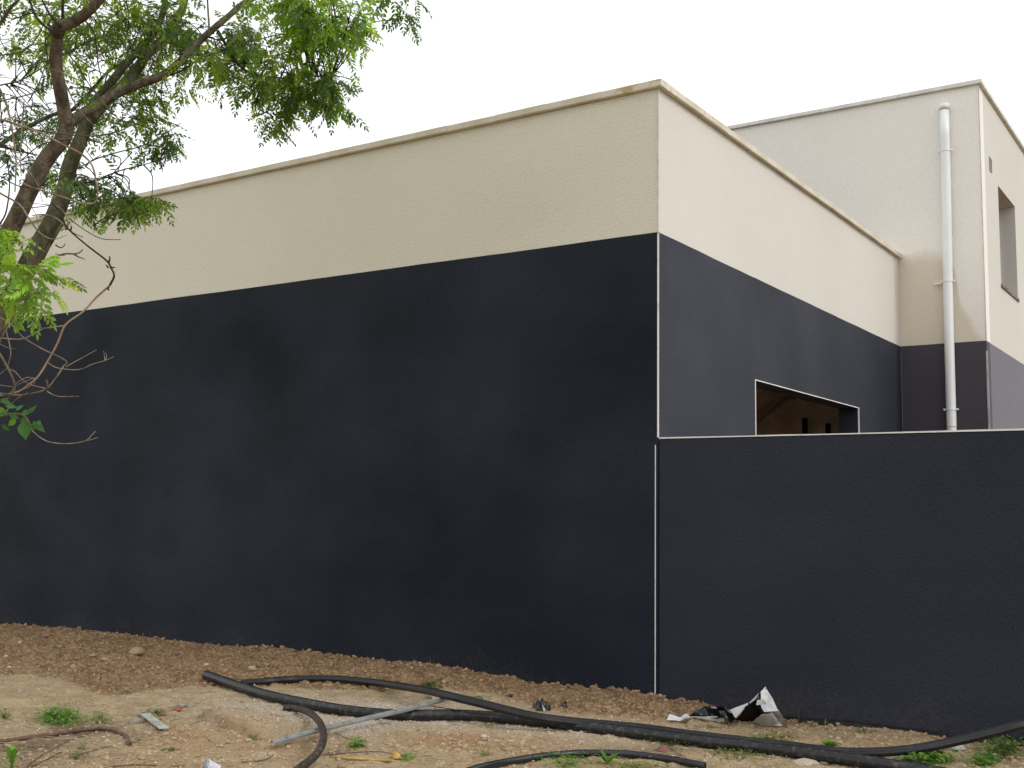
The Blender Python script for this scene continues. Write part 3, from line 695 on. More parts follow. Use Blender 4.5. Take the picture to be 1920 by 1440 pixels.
# single stones one can pick out: px, py, width in px, colour, label
PALEC, TAN, REDC, GREY, DKC = (.52, .46, .38), (.34, .24, .145), (.28, .13, .10), (.24, .20, .16), (.045, .045, .05)
stones = [
 (90, 1195, 20, REDC, 'reddish stone on the brown soil near the wall at far left'),
 (37, 1206, 10, PALEC, 'small pale pebble below and left of the reddish stone'),
 (11, 1232, 9, PALEC, 'small pale pebble close to the left edge of the brown soil'),
 (17, 1254, 10, PALEC, 'pale pebble at the border of brown soil and pale sand mound'),
 (196, 1191, 8, PALEC, 'pale stone sitting against the dark wall, leftmost along its foot'),
 (218, 1195, 8, GREY, 'greyish stone against the wall just right of the pale one'),
 (174, 1231, 16, TAN, 'tan flat stone in the brown soil at left'),
 (255, 1228, 32, TAN, 'broad flat tan slab of crust in the brown soil at left'),
 (197, 1241, 20, TAN, 'oblong tan lump below the broad flat slab of crust'),
 (137, 1252, 17, TAN, 'rounded tan lump in brown soil above the sand mound'),
 (335, 1246, 13, TAN, 'rough tan stone left of the thick black pipe end'),
 (387, 1246, 10, PALEC, 'small white stone above the open end of the thick black pipe'),
 (474, 1257, 19, (.40, .31, .20), 'large tan stone above the fork of the two black pipes'),
 (500, 1250, 14, TAN, 'flat tan stone just right of the large tan stone'),
 (437, 1212, 7, PALEC, 'white pebble against the wall above the black pipe end'),
 (492, 1223, 7, PALEC, 'white pebble in the soil above the flat tan stone'),
 (680, 1253, 7, PALEC, 'white pebble in brown soil above the arching ribbed pipe'),
 (772, 1254, 9, PALEC, 'white pebble near the tall grass stalk by the wall'),
 (790, 1250, 14, TAN, 'brown round clod left of the tall grass stalk at the wall'),
 (822, 1251, 13, TAN, 'brown round clod right of the tall grass stalk at the wall'),
 (832, 1287, 12, TAN, 'tan clod above the ribbed pipe beside the green grass tuft'),
 (1111, 1313, 13, (.36, .25, .15), 'tan stone on the soil heap left of the white joint line'),
 (1046, 1283, 9, (.36, .33, .30), 'grey rubble crumb at the wall, left of a matching one'),
 (1060, 1285, 8, (.40, .36, .31), 'pale rubble crumb at the wall, right of the grey one'),
 (957, 1306, 12, DKC, 'small dark angular chunk above the ribbed black pipe'),
 (1243, 1409, 27, (.22, .095, .08), 'dull red brick fragment below the thick black pipe'),
 (907, 1382, 12, PALEC, 'white stone by a dark hollow in the sand at centre'),
 (290, 1387, 16, TAN, 'tan stone below the white plank offcut'),
 (266, 1423, 20, TAN, 'tan clod near the bottom left edge among dry stalks'),
 (194, 1383, 8, PALEC, 'white pebble below the rusty brown hose'),
 (252, 1356, 28, (.27, .235, .19), 'grey lump of concrete left of the white plank offcut'),
 (1571, 1359, 10, TAN, 'round brown stone against the low wall'),
 (1558, 1362, 12, TAN, 'rounder brown stone beside its twin near the low wall'),
 (1795, 1405, 30, (.46, .42, .37), 'pale limestone chunk under the rising black pipe'),
 (1862, 1417, 13, PALEC, 'white pebble among the leafy weeds at lower right'),
 (1508, 1432, 54, (.44, .38, .30), 'large flat pale rock at the bottom edge right of centre'),
 (1546, 1433, 24, (.34, .29, .22), 'smaller pale rock beside the large flat one at the bottom edge'),
 (1808, 1437, 9, PALEC, 'white pebble at the bottom edge below the limestone chunk'),
 (332, 1333, 18, (.30, .105, .055), 'orange terracotta shard beside the green tuft'),
 (305, 1341, 10, (.28, .10, .055), 'small terracotta shard under the green tuft'),
 (640, 1440, 26, (.30, .20, .12), 'brown earth lump at the bottom edge near the bent hose'),
]
import bmesh
def stone(px, py, wpx, colr, label):
    c = at(px, py); D = float((c-CAM)@CF); s = wpx*D/FPX
    bm = bmesh.new(); bmesh.ops.create_icosphere(bm, subdivisions=2, radius=.5)
    a, b2, c2 = 1, .62+.3*random.random(), .42+.2*random.random(); off = random.random()*50
    for v in bm.verts:
        q = v.co.copy(); k = 1+.32*float(fbm(q.x*2.1+off, q.y*2.1+q.z*1.7, 3, 3))
        v.co = Vector((round(q.x*k*3.2)/3.2*.5+q.x*k*.5, q.y*k*b2, q.z*k*c2))*s
    me = bpy.data.meshes.new('stone'); bm.to_mesh(me); bm.free()
    me.materials.append(STONE); set_col(me, [(*colr, 1)]*len(me.vertices))
    o = bpy.data.objects.new('stone', me); COL.objects.link(o)
    if wpx > 40: o.scale = (1, 1, .45)
    o.location = (c[0], min(c[1], -.5*s*.6-.008), c[2]+s*(.12 if wpx <= 40 else .02)); o.rotation_euler = ((random.random()-.5)*.3, (random.random()-.5)*.3, -.6+(random.random()-.5)*.6)
    tag(o, label, 'stone')
for s_ in stones: stone(*s_)

# ------------------------------------------------------------------ pipes and litter
def pipe_mat(name, base, dust, rough=.42, fac=(.5, .7)):
    return mat(name, base, rough, .4, vscale=34, col2=dust, fac=fac, bump=.2, bscale=60, detail=8)
PIPE = pipe_mat('black_pe_pipe', (.012, .012, .014), (.085, .080, .072), .42, (.51, .78))
PIPE2 = pipe_mat('black_ribbed_duct', (.014, .014, .016), (.045, .042, .040), .5, (.55, .8))
PIPE3 = pipe_mat('brown_black_hose', (.030, .022, .018), (.10, .07, .05), .6)
PIPE4 = pipe_mat('glossy_black_hose', (.016, .017, .020), (.06, .058, .055), .3, (.6, .8))
PIPE5 = pipe_mat('dusty_black_pipe', (.035, .036, .04), (.012, .012, .013), .5, (.55, .62))
HOLLOW = mat('pipe_bore', (.004, .004, .004), .9, .1)
def gpath(L, r): return [at(a, b, r+(q[0] if q else 0)) for a, b, *q in L]
def ground_pipe(name, L, r, m, label, hollow_start=False, hollow_end=False, n=18, sub=10, ridges=0):
    P = gpath(L, r); rt = empty(name, (0, 0, 0), label, 'pipe')
    P2, _ = catmull(P, [r]*len(P), sub)
    for i in range(len(P2)):        # never below the soil
        hz = float(height(P2[i][0], P2[i][1])); P2[i][2] = max(P2[i][2], hz+r*.5)
    # smooth the heights
    z = P2[:, 2].copy()
    for _ in range(6): z[1:-1] = .5*z[1:-1]+.25*(z[:-2]+z[2:])
    P2[:, 2] = z
    V_, F_ = tube_geo(P2, [r]*len(P2), n=n, sub=1, ridges=ridges, cap=not (hollow_start or hollow_end))
    o = link('pipe_wall', mesh('pipe_wall', V_, F_, m, True), rt)
    for flag, e, q in ((hollow_start, P2[0], P2[1]), (hollow_end, P2[-1], P2[-2])):
        if flag:
            d = (q-e)/np.linalg.norm(q-e)
            V_, F_ = tube_geo([e, e+d*.05, e+d*.09, e+d*.0901], [r*.86, r*.86, r*.86, r*.01], n=n, sub=1, cap=True)
            F_ = [f for f in F_ if len(f) == 4]
            link('pipe_bore', mesh('pipe_bore', V_, F_, HOLLOW), rt)
            V_, F_ = tube_geo([e+d*.004, e-d*.0005, e-d*.0005, e+d*.004], [r*1.0, r*.99, r*.86, r*.86], n=n, sub=1, cap=False)
            link('pipe_rim', mesh('pipe_rim', V_, F_, m), rt)
    return rt
ground_pipe('drain_pipe', [(386, 1266), (440, 1284), (500, 1303), (580, 1320), (650, 1332), (740, 1340), (860, 1340), (960, 1347), (1060, 1358), (1200, 1375), (1300, 1388), (1400, 1399), (1500, 1411), (1600, 1425), (1720, 1443), (1850, 1466), (2050, 1500)], .0345, PIPE,
            'thick black plastic pipe lying diagonally across the ground to the right', hollow_start=True)
ground_pipe('ribbed_duct', [(452, 1281, -.01), (500, 1277), (560, 1274), (640, 1276), (720, 1283, .03), (790, 1293, .085), (850, 1306, .12), (920, 1324, .10), (1000, 1343, .06), (1070, 1353, .03), (1200, 1365, .02), (1300, 1378, .02), (1400, 1390, .01), (1480, 1399, 0), (1560, 1409, .0), (1640, 1411, .01), (1720, 1404, .04), (1800, 1388, .09), (1870, 1371, .14), (1925, 1356, .18), (2000, 1335, .23), (2120, 1310, .26)], .026, PIPE2,
            'black ribbed duct arching behind the thick pipe and rising at right', ridges=7, n=42, sub=8)
ground_pipe('curved_hose', [(532, 1327), (552, 1328), (578, 1335, .02), (597, 1351, .06), (606, 1372, .085), (604, 1395, .06), (590, 1418, .02), (562, 1440), (530, 1462), (500, 1490)], .021, PIPE3,
            'short brownish black hose bent like a hook at bottom centre left', n=14)
ground_pipe('loose_hose', [(860, 1452), (900, 1439), (950, 1429), (1010, 1419), (1070, 1414), (1130, 1412), (1190, 1415), (1250, 1423), (1290, 1430), (1322, 1436)], .0195, PIPE4,
            'shallow arc of glossy black hose at the bottom edge', hollow_end=True, n=14)
RUST = pipe_mat('rusty_hose', (.115, .055, .040), (.17, .11, .075), .7, (.45, .65))
ground_pipe('rusty_hose', [(-60, 1398), (0, 1390), (50, 1383), (110, 1375), (160, 1368), (195, 1366), (220, 1371), (236, 1381), (244, 1395)], .0115, RUST,
            'thin rusty brown hose lying at bottom left', hollow_end=True, n=10)

# steel stud channel
STEEL = mat('galvanised_steel', (.27, .285, .28), .6, .3, vscale=14, col2=(.17, .17, .165), fac=(.4, .7), metallic=.15, bump=.15, bscale=40)
def channel():
    a = at(512, 1390, .05); b = at(845, 1306, .115); b = b+(b-a)*.05
    for t in np.linspace(.02, .6, 30):      # rests on the soil, never in it
        q = a+(b-a)*t; need = float(height(q[0], q[1]))+.017-q[2]
        if need > 0: a = a+np.array([0, 0, need/(1-t)])
    d = b-a; L = np.linalg.norm(d); d /= L; s = np.cross([0, 0, 1.0], d); s /= np.linalg.norm(s); n = np.cross(d, s)
    ca = math.radians(14); s2 = s*math.cos(ca)+n*math.sin(ca); n2 = np.cross(d, s2)
    rt = empty('steel_channel', tuple(a), 'perforated grey steel stud channel lying under the black hoses', 'metal profile')
    w, fl, t = .038, .014, .0012; v = []; f = []
    pr = [(-w/2, -fl), (-w/2, 0), (w/2, 0), (w/2, -fl), (w/2-t, -fl), (w/2-t, -t), (-w/2+t, -t), (-w/2+t, -fl)]
    nseg = 24
    for i in range(nseg+1):
        c = a+d*L*i/nseg+n*(.004*math.sin(i*.25))
        for u_, v_ in pr: v.append(c+s2*u_+n2*v_-a)
    for i in range(nseg):
        for k in range(8): q = (k+1) % 8; f.append((8*i+k, 8*i+q, 8*i+8+q, 8*i+8+k))
    f += [tuple(range(7, -1, -1)), tuple(8*nseg+k for k in range(8))]
    me = mesh('channel_body', v, f, STEEL); fixn(me); o = link('channel_body', me); o.parent = rt
    for i in range(7):      # punched holes with burred rims
        hk = .06+i*.14; c = d*L*hk+n2*.0006+n*(.004*math.sin(24*hk*.25)); V_ = []; m_ = 10
        for j in range(m_):
            th = 2*math.pi*j/m_; V_.append(c+d*(.009*math.cos(th))+s2*(.0035*math.sin(th))+n2*.0004)
        for j in range(m_):
            th = 2*math.pi*j/m_; V_.append(c+d*(.009*math.cos(th))+s2*(.0035*math.sin(th))-n2*.0003)
        o = link('punched_hole', mesh('punched_hole', V_, [tuple(range(m_))]+[(j, (j+1) % m_, m_+(j+1) % m_, m_+j) for j in range(m_)], HOLLOW)); o.parent = rt
channel()

def plank(name, p0, p1, wpx, th, m, label, cat, lift=.01):
    a = at(*p0, lift); b = at(*p1, lift+.004); c = (a+b)/2; d = b-a; L = float(np.linalg.norm(d)); d /= L
    W_ = wpx*float((c-CAM)@CF)/FPX
    s = np.cross([0, 0, 1.0], d); s /= np.linalg.norm(s); n = np.cross(d, s); v = []; f = []; K = 8
    for i in range(K+1):
        e = (i/K-.5)*L; j1, j2 = (random.random()-.5)*W_*.06, (random.random()-.5)*W_*.06
        sk = .12*W_
        for u_, v_ in ((-W_/2+j1, 0), (W_/2+j2, 0), (W_/2+j2, th), (-W_/2+j1, th)): v.append(d*(e+u_*.25)+s*u_+n*v_)
    for i in range(K):
        for k in range(4): q = (k+1) % 4; f.append((4*i+k, 4*i+q, 4*i+4+q, 4*i+4+k))
    f += [(3, 2, 1, 0), (4*K, 4*K+1, 4*K+2, 4*K+3)]
    me = mesh(name, v, f, m); fixn(me); o = link(name, me); o.location = tuple(c)
    bv = o.modifiers.new('bevel', 'BEVEL'); bv.width = .002; bv.segments = 1
    tag(o, label, cat); return o
WHITEW = mat('white_painted_wood', (.42, .43, .38), .7, .25, vscale=18, col2=(.26, .26, .22), fac=(.5, .65), bump=.3)
BONE = mat('weathered_wood', (.36, .32, .27), .85, .2, vscale=25, col2=(.20, .17, .14), bump=.5, bscale=60)
plank('plank_offcut', (272, 1341), (307, 1367), 17, .012, WHITEW, 'whitish offcut of plank lying on the sand', 'plank', .012)
plank('weathered_stick', (318, 1325), (356, 1322), 7, .012, BONE, 'grey weathered stick above the terracotta shard', 'stick', .008)
plank('weathered_stick', (258, 1341), (278, 1331), 6, .010, BONE, 'short grey stick touching the concrete lump', 'stick', .008)

# yellow reed and its torn husk
YEL = mat('yellow_husk', (.50, .32, .07), .7, .2, vscale=20, col2=(.34, .23, .08), bump=.3)
tube('yellow_reed', gpath([(618, 1418), (645, 1421), (680, 1423), (720, 1426), (735, 1426)], .008), [.003, .006, .008, .007, .006], YEL, n=6)
tag(bpy.data.objects['yellow_reed'], 'yellow dry reed on the ground near the bent hose', 'reed')
def crumple(name, px, py, rx, rz, m, label, cat, seed, spike=.6, th=.003):
    c = at(px, py); D = float((c-CAM)@CF); a = rx*D/FPX; h = rz*D/FPX
    n = 11; v = []; f = []
    for i in range(n):
        for j in range(n):
            u_, w_ = i/(n-1)*2-1, j/(n-1)*2-1; k = max(0, 1-max(abs(u_), abs(w_))**2)
            z = h*k*(.55+spike*float(fbm(u_*2.3+seed, w_*2.3, 3, seed)))
            v.append((a*u_*(1+.25*float(fbm(w_*3+seed, u_*2, 2, seed+2))), a*.7*w_*(1+.25*float(fbm(u_*3, w_*2, 2, seed+4))), max(z, -.004)))
    for i in range(n-1):
        for j in range(n-1): f.append((i*n+j, (i+1)*n+j, (i+1)*n+j+1, i*n+j+1))
    o = link(name, mesh(name, v, f, m)); o.location = (c[0], c[1], c[2]+.003); o.rotation_euler = (0, 0, -.59)
    sl = o.modifiers.new('thickness', 'SOLIDIFY'); sl.thickness = th
    tag(o, label, cat); return o
crumple('torn_husk', 742, 1420, 13, 13, YEL, 'torn yellow husk at the right end of the dry reed', 'husk', 3)
FILMB = mat('black_film', (.008, .008, .010), .22, .55, vscale=10, var=.5, bump=.3, bscale=30)
FILMW = mat('white_film', (.56, .57, .57), .4, .4, vscale=9, col2=(.36, .37, .36), fac=(.5, .7), bump=.35, bscale=22)
crumple('plastic_scrap', 1015, 1330, 19, 26, FILMB, 'crumpled black plastic scrap above the crossing pipes', 'plastic scrap', 9, 1.3)
crumple('plastic_scrap', 1058, 1328, 9, 14, FILMB, 'smaller crumpled black plastic scrap right of the larger one', 'plastic scrap', 15, 1.3)

# black and white sheeting by the low wall
sheet = empty('plastic_sheet', tuple(at(1400, 1354)), 'crumpled sheeting, white outside and black inside, by the low wall', 'plastic sheet')
SO = Vector(sheet.location)
def film(name, pts, faces, m, seed, amp=.010, sub=3):
    v = [plane_y(px, py, Y) if Y < 0 else at(px, py, Y) for px, py, Y in pts]
    bm = bmesh.new(); vs = [bm.verts.new(tuple(q)) for q in v]
    for f_ in faces: bm.faces.new([vs[i] for i in f_])
    bmesh.ops.subdivide_edges(bm, edges=bm.edges[:], cuts=sub, use_grid_fill=True)
    bmesh.ops.triangulate(bm, faces=bm.faces[:]); bmesh.ops.recalc_face_normals(bm, faces=bm.faces[:]); bm.normal_update()
    for q in bm.verts:
        c = q.co; k = float(fbm(c.x*13+seed, c.z*13+c.y*7, 3, seed)); q.co = c+q.normal*k*amp*1.6
        q.co = q.co-SO
    me = bpy.data.meshes.new(name); bm.to_mesh(me); bm.free(); me.materials.append(m)
    o = bpy.data.objects.new(name, me); COL.objects.link(o); o.parent = sheet
    sl = o.modifiers.new('thickness', 'SOLIDIFY'); sl.thickness = .0015; sl.offset = 0
    return o
film('white_flap', [(1435.5, 1287, -.30), (1426, 1297, -.33), (1427, 1318, -.38), (1434, 1335, -.42), (1450, 1350, .03), (1471, 1358, .004), (1462, 1334, -.32), (1449, 1312, -.30)],
     [(0, 1, 2, 7), (2, 3, 6, 7), (3, 4, 5, 6)], FILMW, 3, .014)
film('white_fold', [(1410, 1355, .006), (1428, 1341, -.42), (1449, 1337, -.40), (1462, 1352, .02), (1467, 1361, .004), (1438, 1362, .004)], [(0, 1, 2, 5), (2, 3, 4, 5)], FILMW, 5, .008)
film('white_crease', [(1420, 1313, -.37), (1432, 1311, -.39), (1437, 1320, -.40), (1419, 1322, -.37)], [(0, 1, 2, 3)], FILMW, 6, .008)
film('black_inside', [(1380, 1351, .004), (1400, 1324, -.35), (1417, 1310, -.33), (1428, 1293, -.31), (1436, 1290, -.30), (1442, 1336, -.33), (1420, 1356, .004)], [(0, 1, 2, 6), (2, 3, 4, 5), (2, 5, 6)], FILMB, 7, .012)
film('white_edge', [(1369, 1332, -.30), (1402, 1318, -.29), (1403, 1321, -.31), (1384, 1341, -.37), (1379, 1346, -.39)], [(0, 1, 2, 3), (0, 3, 4)], FILMW, 9, .004)
film('white_edge', [(1404, 1318, -.29), (1420, 1302, -.29), (1426, 1297, -.30), (1421, 1307, -.33), (1406, 1319, -.32)], [(0, 1, 3, 4), (1, 2, 3)], FILMW, 10, .003)
film('black_fold', [(1292, 1343, .01), (1322, 1327, -.36), (1330, 1323, -.37), (1356, 1325, -.38), (1374, 1337, -.39), (1382, 1350, .004), (1366, 1357, .01), (1356, 1350, .03), (1330, 1346, .03), (1310, 1346, .01)],
     [(0, 1, 8, 9), (1, 2, 7, 8), (2, 3, 6, 7), (3, 4, 5, 6)], FILMB, 13, .022)
film('black_fold', [(1323, 1340, .02), (1329, 1323, -.40), (1347, 1325, -.42), (1354, 1342, .03)], [(0, 1, 2, 3)], FILMB, 14, .018)
film('white_strip', [(1296, 1345, .025), (1330, 1342, .035), (1357, 1344, .04), (1358, 1353, .012), (1325, 1351, .012)], [(0, 1, 3, 4), (1, 2, 3)], FILMW, 17, .008)
film('white_strip', [(1251, 1349, .012), (1256, 1337, .04), (1275, 1345, .03), (1288, 1340, .04), (1294, 1347, .02), (1275, 1352, .008)], [(0, 1, 2, 5), (2, 3, 4, 5)], FILMW, 19, .010)
film('white_glint', [(1332, 1325, -.42), (1342, 1325.5, -.43), (1344, 1328, -.43), (1334, 1328, -.42)], [(0, 1, 2, 3)], FILMW, 21, .002, 1)  # sliver of white film standing in for a shine on the black fold

# paper cup with a twig in it, cut by the bottom edge
CUPW = mat('white_cup', (.60, .63, .68), .4, .4, vscale=10, var=.1)
c = at(390, 1436, .022); d = np.array([-.22, -.67, .33]); d /= np.linalg.norm(d)
cup = empty('plastic_cup', tuple(c), 'white cup with black inside lying at the bottom edge', 'cup')
def tochild(o, parent): o.parent = parent; o.location = -Vector(parent.location); return o
V_, F_ = tube_geo([c-d*.06, c+d*.005, c+d*.012, c+d*.012, c+d*.005, c-d*.055], [.024, .032, .0335, .0305, .029, .021], n=20, sub=1, cap=False); tochild(link('cup_shell', mesh('cup_shell', V_, F_, CUPW, True)), cup)
V_, F_ = tube_geo([c+d*.009, c-d*.04, c-d*.0401], [.0300, .0245, .001], n=20, sub=1, cap=False); tochild(link('cup_inside', mesh('cup_inside', V_, F_, FILMB, True)), cup)

# ------------------------------------------------------------------ sticks, straw, wires
STRAW = tint_mat('dry_stalk', .85, .2, 0)
def stick_geo(L, w0, w1, h=.006, n=5, sub=4):
    P = gpath([(a, b) for a, b in L], h); R = np.linspace(w0, w1, len(P)); return tube_geo(P, R, n=n, sub=sub)
BR = mat('brown_stick', (.20, .13, .075), .85, .2, vscale=20, var=.4); BRR = mat('reddish_wire', (.14, .05, .035), .6, .3, vscale=20, var=.3)
for L, w0, w1, m, lab, cat, nm in (
   ([(42, 1442), (80, 1415), (125, 1390), (178, 1371)], .004, .003, BR, 'long dry stalk running up to the rusty hose, upper of two', 'stalk', 'dry_stalk'),
   ([(25, 1446), (70, 1432), (110, 1412), (128, 1404)], .0055, .003, BR, 'thicker dry stalk at bottom left, lower of two', 'stalk', 'dry_stalk'),
   ([(150, 1413), (175, 1407), (210, 1398)], .003, .002, BR, 'pale straw lying below the end of the rusty hose', 'stalk', 'dry_stalk'),
   ([(0, 1392), (20, 1410), (42, 1422)], .004, .003, BR, 'short dry stalk at the left edge by the dandelion leaves', 'stalk', 'dry_stalk'),
   ([(208, 1437), (260, 1434), (330, 1436), (480, 1427), (512, 1417)], .005, .003, BR, 'long brown stick lying along the bottom edge left of the hose', 'stick', 'brown_stick'),
   ([(805, 1323), (830, 1327), (870, 1333), (905, 1338)], .0035, .002, BRR, 'thin reddish wire between the two black pipes', 'wire', 'reddish_wire'),
   ([(597, 1416), (640, 1413), (700, 1409), (740, 1413)], .003, .002, BRR, 'thin brown root above the yellow reed', 'root', 'thin_root'),
   ([(628, 1374), (650, 1385), (690, 1402)], .002, .0015, BRR, 'hair thin root right of the bent hose', 'root', 'thin_root'),
   ([(1470, 1365), (1482, 1372), (1497, 1382)], .004, .003, mat('pale_splinter', (.45, .38, .28), .8, .2), 'pale wooden splinter below the plastic sheeting', 'splinter', 'wood_splinter'),
   ([(1248, 1395), (1268, 1410), (1290, 1424)], .003, .002, BR, 'dark twig beside the red brick fragment', 'twig', 'dark_twig')):
    V_, F_ = stick_geo(L, w0, w1, n=6); tag(link(nm, mesh(nm, V_, F_, m, True)), lab, cat)
# pink loop of string by the bent hose
tube('string_loop', gpath([(607, 1392, .01), (614, 1383, .02), (617, 1372, .02), (611, 1370, .01), (612, 1380, 0), (608, 1388, 0)], .002), [.0025]*6, mat('pink_string', (.42, .20, .16), .6), n=6)
tag(bpy.data.objects['string_loop'], 'loop of pinkish string right of the bent hose', 'string')
# straw litter
MB2V = []; MB2F = []; MC = []
def litter(n, cx, cy, rx, ry, lmin, lmax, cols, lift=.006):
    for i in range(n):
        px = cx+random.gauss(0, rx); py = min(cy+random.gauss(0, ry), 1475)
        P0 = flat_xy(px, py)
        if P0[1] > -.06: continue
        a = random.gauss(.4, .9); L = random.uniform(lmin, lmax); d = np.array([math.cos(a), math.sin(a), 0])
        P = []
        for t in (-.5, 0, .5):
            q = P0+d*L*t+np.array([random.gauss(0, L*.05), random.gauss(0, L*.05), 0])
            if q[1] > -.02: q[1] = -.02
            q[2] = float(height(q[0], q[1]))+lift+(random.random()*.008); P.append(q)
        r = random.uniform(.0007, .0018); V_, F_ = tube_geo(P, [r, r, r*.6], n=4, sub=2, cap=False)
        o_ = len(MB2V); MB2V.extend(V_.tolist()); MB2F.extend([tuple(k+o_ for k in q) for q in F_])
        c_ = random.choice(cols); k = random.uniform(.7, 1.2); MC.extend([(c_[0]*k, c_[1]*k, c_[2]*k, 1)]*len(V_))
ST = [(.40, .30, .17), (.30, .22, .13), (.16, .11, .07), (.42, .36, .25)]
litter(150, 120, 1405, 110, 28, .05, .22, ST); litter(60, 230, 1350, 60, 14, .03, .10, ST); litter(90, 1300, 1400, 170, 12, .04, .14, ST)
litter(110, 1450, 1372, 140, 12, .03, .10, ST); litter(90, 1650, 1395, 120, 18, .03, .10, ST); litter(130, 800, 1395, 300, 25, .02, .10, ST); litter(70, 600, 1300, 350, 30, .02, .07, ST)
o = link('straw_litter', mesh('straw_litter', MB2V, MB2F, STRAW, True, MC)); tag(o, 'scattered dry straw and rootlets lying on the bare ground', 'straw', kind='stuff')

# ------------------------------------------------------------------ weeds
LEAFG = tint_mat('weed_leaf', .6, .3, 0, trans=.35)
class LB:
    def __init__(s): s.v = []; s.f = []; s.c = []
    def blade(s, base, d, L, w, col, bend=.5, seg=4, prof=None, fold=.15):
        """leaf strip: base point, horizontal direction d, rises then droops"""
        d = np.array(d, float); d /= np.linalg.norm(d); side = np.cross(d, [0, 0, 1.0])
        if np.linalg.norm(side) < .05: side = np.array([1.0, 0, 0])
        side /= np.linalg.norm(side); p = np.array(base, float); o = len(s.v); a = d.copy()
        prof = prof or [.5, 1, .9, .6, .02]
        for i in range(seg+1):
            wi = w*prof[min(i, len(prof)-1)]/2
            s.v += [tuple(p-side*wi), tuple(p-np.array([0, 0, fold*wi])), tuple(p+side*wi)]; s.c += [(*col, 1)]*3
            a = a+np.array([0, 0, -bend/seg]); a /= np.linalg.norm(a); p = p+a*L/seg
        for i in range(seg):
            k = o+3*i; s.f += [(k, k+1, k+4, k+3), (k+1, k+2, k+5, k+4)]
    def build(s, name, parent=None, m=None): return link(name, mesh(name, s.v, s.f, m or LEAFG, True, s.c), parent)
GR = [(.07, .14, .025), (.10, .18, .03), (.055, .11, .028), (.14, .20, .05)]
def jit(c, k=.25): s_ = random.uniform(1-k, 1+k); return tuple(x_*s_ for x_ in c)
def tuft(px, py, n, h, rpx, label, cat='grass tuft', name='grass_tuft', w=.004, cols=GR, lean=.6):
    c = at(px, py); D = float((c-CAM)@CF); r = rpx*D/FPX; b = LB()
    for i in range(n):
        q = c+np.array([random.gauss(0, r*.6), random.gauss(0, r*.6), 0])
        q[1] = min(q[1], -.012); q[2] = float(height(q[0], q[1]))-.003
        d = np.array([random.gauss(0, lean), random.gauss(0, lean), 1.0]); b.blade(q, d, h*random.uniform(.5, 1.1), w*random.uniform(.7, 1.3), jit(random.choice(cols)), random.uniform(.2, 1.3))
    return tag(b.build(name), label, cat)
def leafy(px, py, n, ls, rpx, rypx, label, cols=GR, name='weed_patch', up=.5, cat='weed', hh=.03):
    """mat of small oval leaves"""
    b = LB()
    QQ = at_many([px+random.gauss(0, rpx*.5) for _ in range(n)], [py+3+random.gauss(0, rypx*.5) for _ in range(n)])
    for q in QQ:
        q[1] = min(q[1], -.015); q[2] += random.random()**1.3*hh
        a = random.random()*6.28; d = (math.cos(a), math.sin(a), random.uniform(0, up*2))
        b.blade(q, d, 1.5*ls*random.uniform(.6, 1.2), ls*.72*random.uniform(.7, 1.2), jit(random.choice(cols)), random.uniform(.3, 1.0), prof=[.25, .9, 1, .7, .05])
    return tag(b.build(name), label, kind='stuff') if rpx >= 38 else tag(b.build(name), label, cat)
def rosette(px, py, n, L, w, label, cols, tilt=.5, name='broadleaf_weed', lobed=False):
    c = at(px, py); b = LB()
    for i in range(n):
        a = 6.28*i/n+random.gauss(0, .3); d = (math.cos(a), math.sin(a), random.uniform(tilt*.6, tilt*1.8))
        if lobed: b.blade(c, d, L*random.uniform(.7, 1.1), w, jit(random.choice(cols), .15), .8, seg=9, prof=[.15, .3, .22, .6, .4, .9, .6, 1, .7, .05])
        else: b.blade(c, d, L*random.uniform(.7, 1.1), w*random.uniform(.8, 1.2), jit(random.choice(cols), .15), .9, prof=[.25, .85, 1, .75, .05])
    return tag(b.build(name), label, 'weed')
BRIGHT = [(.12, .27, .04), (.17, .33, .05), (.09, .20, .035)]
leafy(110, 1346, 800, .018, 42, 15, 'low bright green feathery weed mat, the largest at bottom left', BRIGHT, hh=.055)
leafy(188, 1345, 90, .018, 15, 13, 'small leafy green weed right of the large feathery mat', BRIGHT)
leafy(300, 1336, 110, .014, 22, 8, 'green moss like weed beside the white plank offcut', GR)
leafy(8, 1342, 60, .018, 10, 10, 'green weed cut by the left edge above the rusty hose', GR)
rosette(22, 1442, 6, .13, .038, 'upright dandelion leaves at the bottom left corner', BRIGHT, 2.2, 'dandelion', True)
leafy(140, 1418, 50, .014, 14, 6, 'tiny green seedlings among the dry stalks', GR)
leafy(156, 1402, 20, .013, 6, 4, 'tiny green sprout just above the seedlings among the stalks', GR)
leafy(260, 1388, 14, .014, 5, 5, 'single small sprout right of the rusty hose end', GR)
leafy(318, 1404, 50, .011, 22, 4, 'faint strip of green seedlings on the ochre sand', GR, hh=.01)
leafy(475, 1378, 60, .013, 14, 9, 'sparse yellow green weed in the hollow left of the steel channel', [(.20, .24, .07), (.16, .22, .05)], hh=.012)
leafy(668, 1395, 90, .018, 16, 8, 'bright green sprig right of the bent hose', BRIGHT)
leafy(763, 1419, 60, .016, 14, 6, 'green sprig right of the yellow husk', BRIGHT)
leafy(712, 1273, 26, .022, 6, 7, 'small bright broad leaved sprout above the ribbed duct', BRIGHT)
leafy(808, 1282, 220, .015, 22, 6, 'dark green grassy tuft in brown soil above the ribbed duct', [(.06, .10, .02), (.09, .14, .03)], hh=.02)
leafy(660, 1288, 170, .010, 60, 3, 'thin yellowish moss strip along the ribbed duct', [(.22, .21, .06), (.17, .19, .05)], hh=.008)
leafy(897, 1307, 90, .013, 17, 6, 'green moss patch beside the ribbed duct', GR, hh=.015)
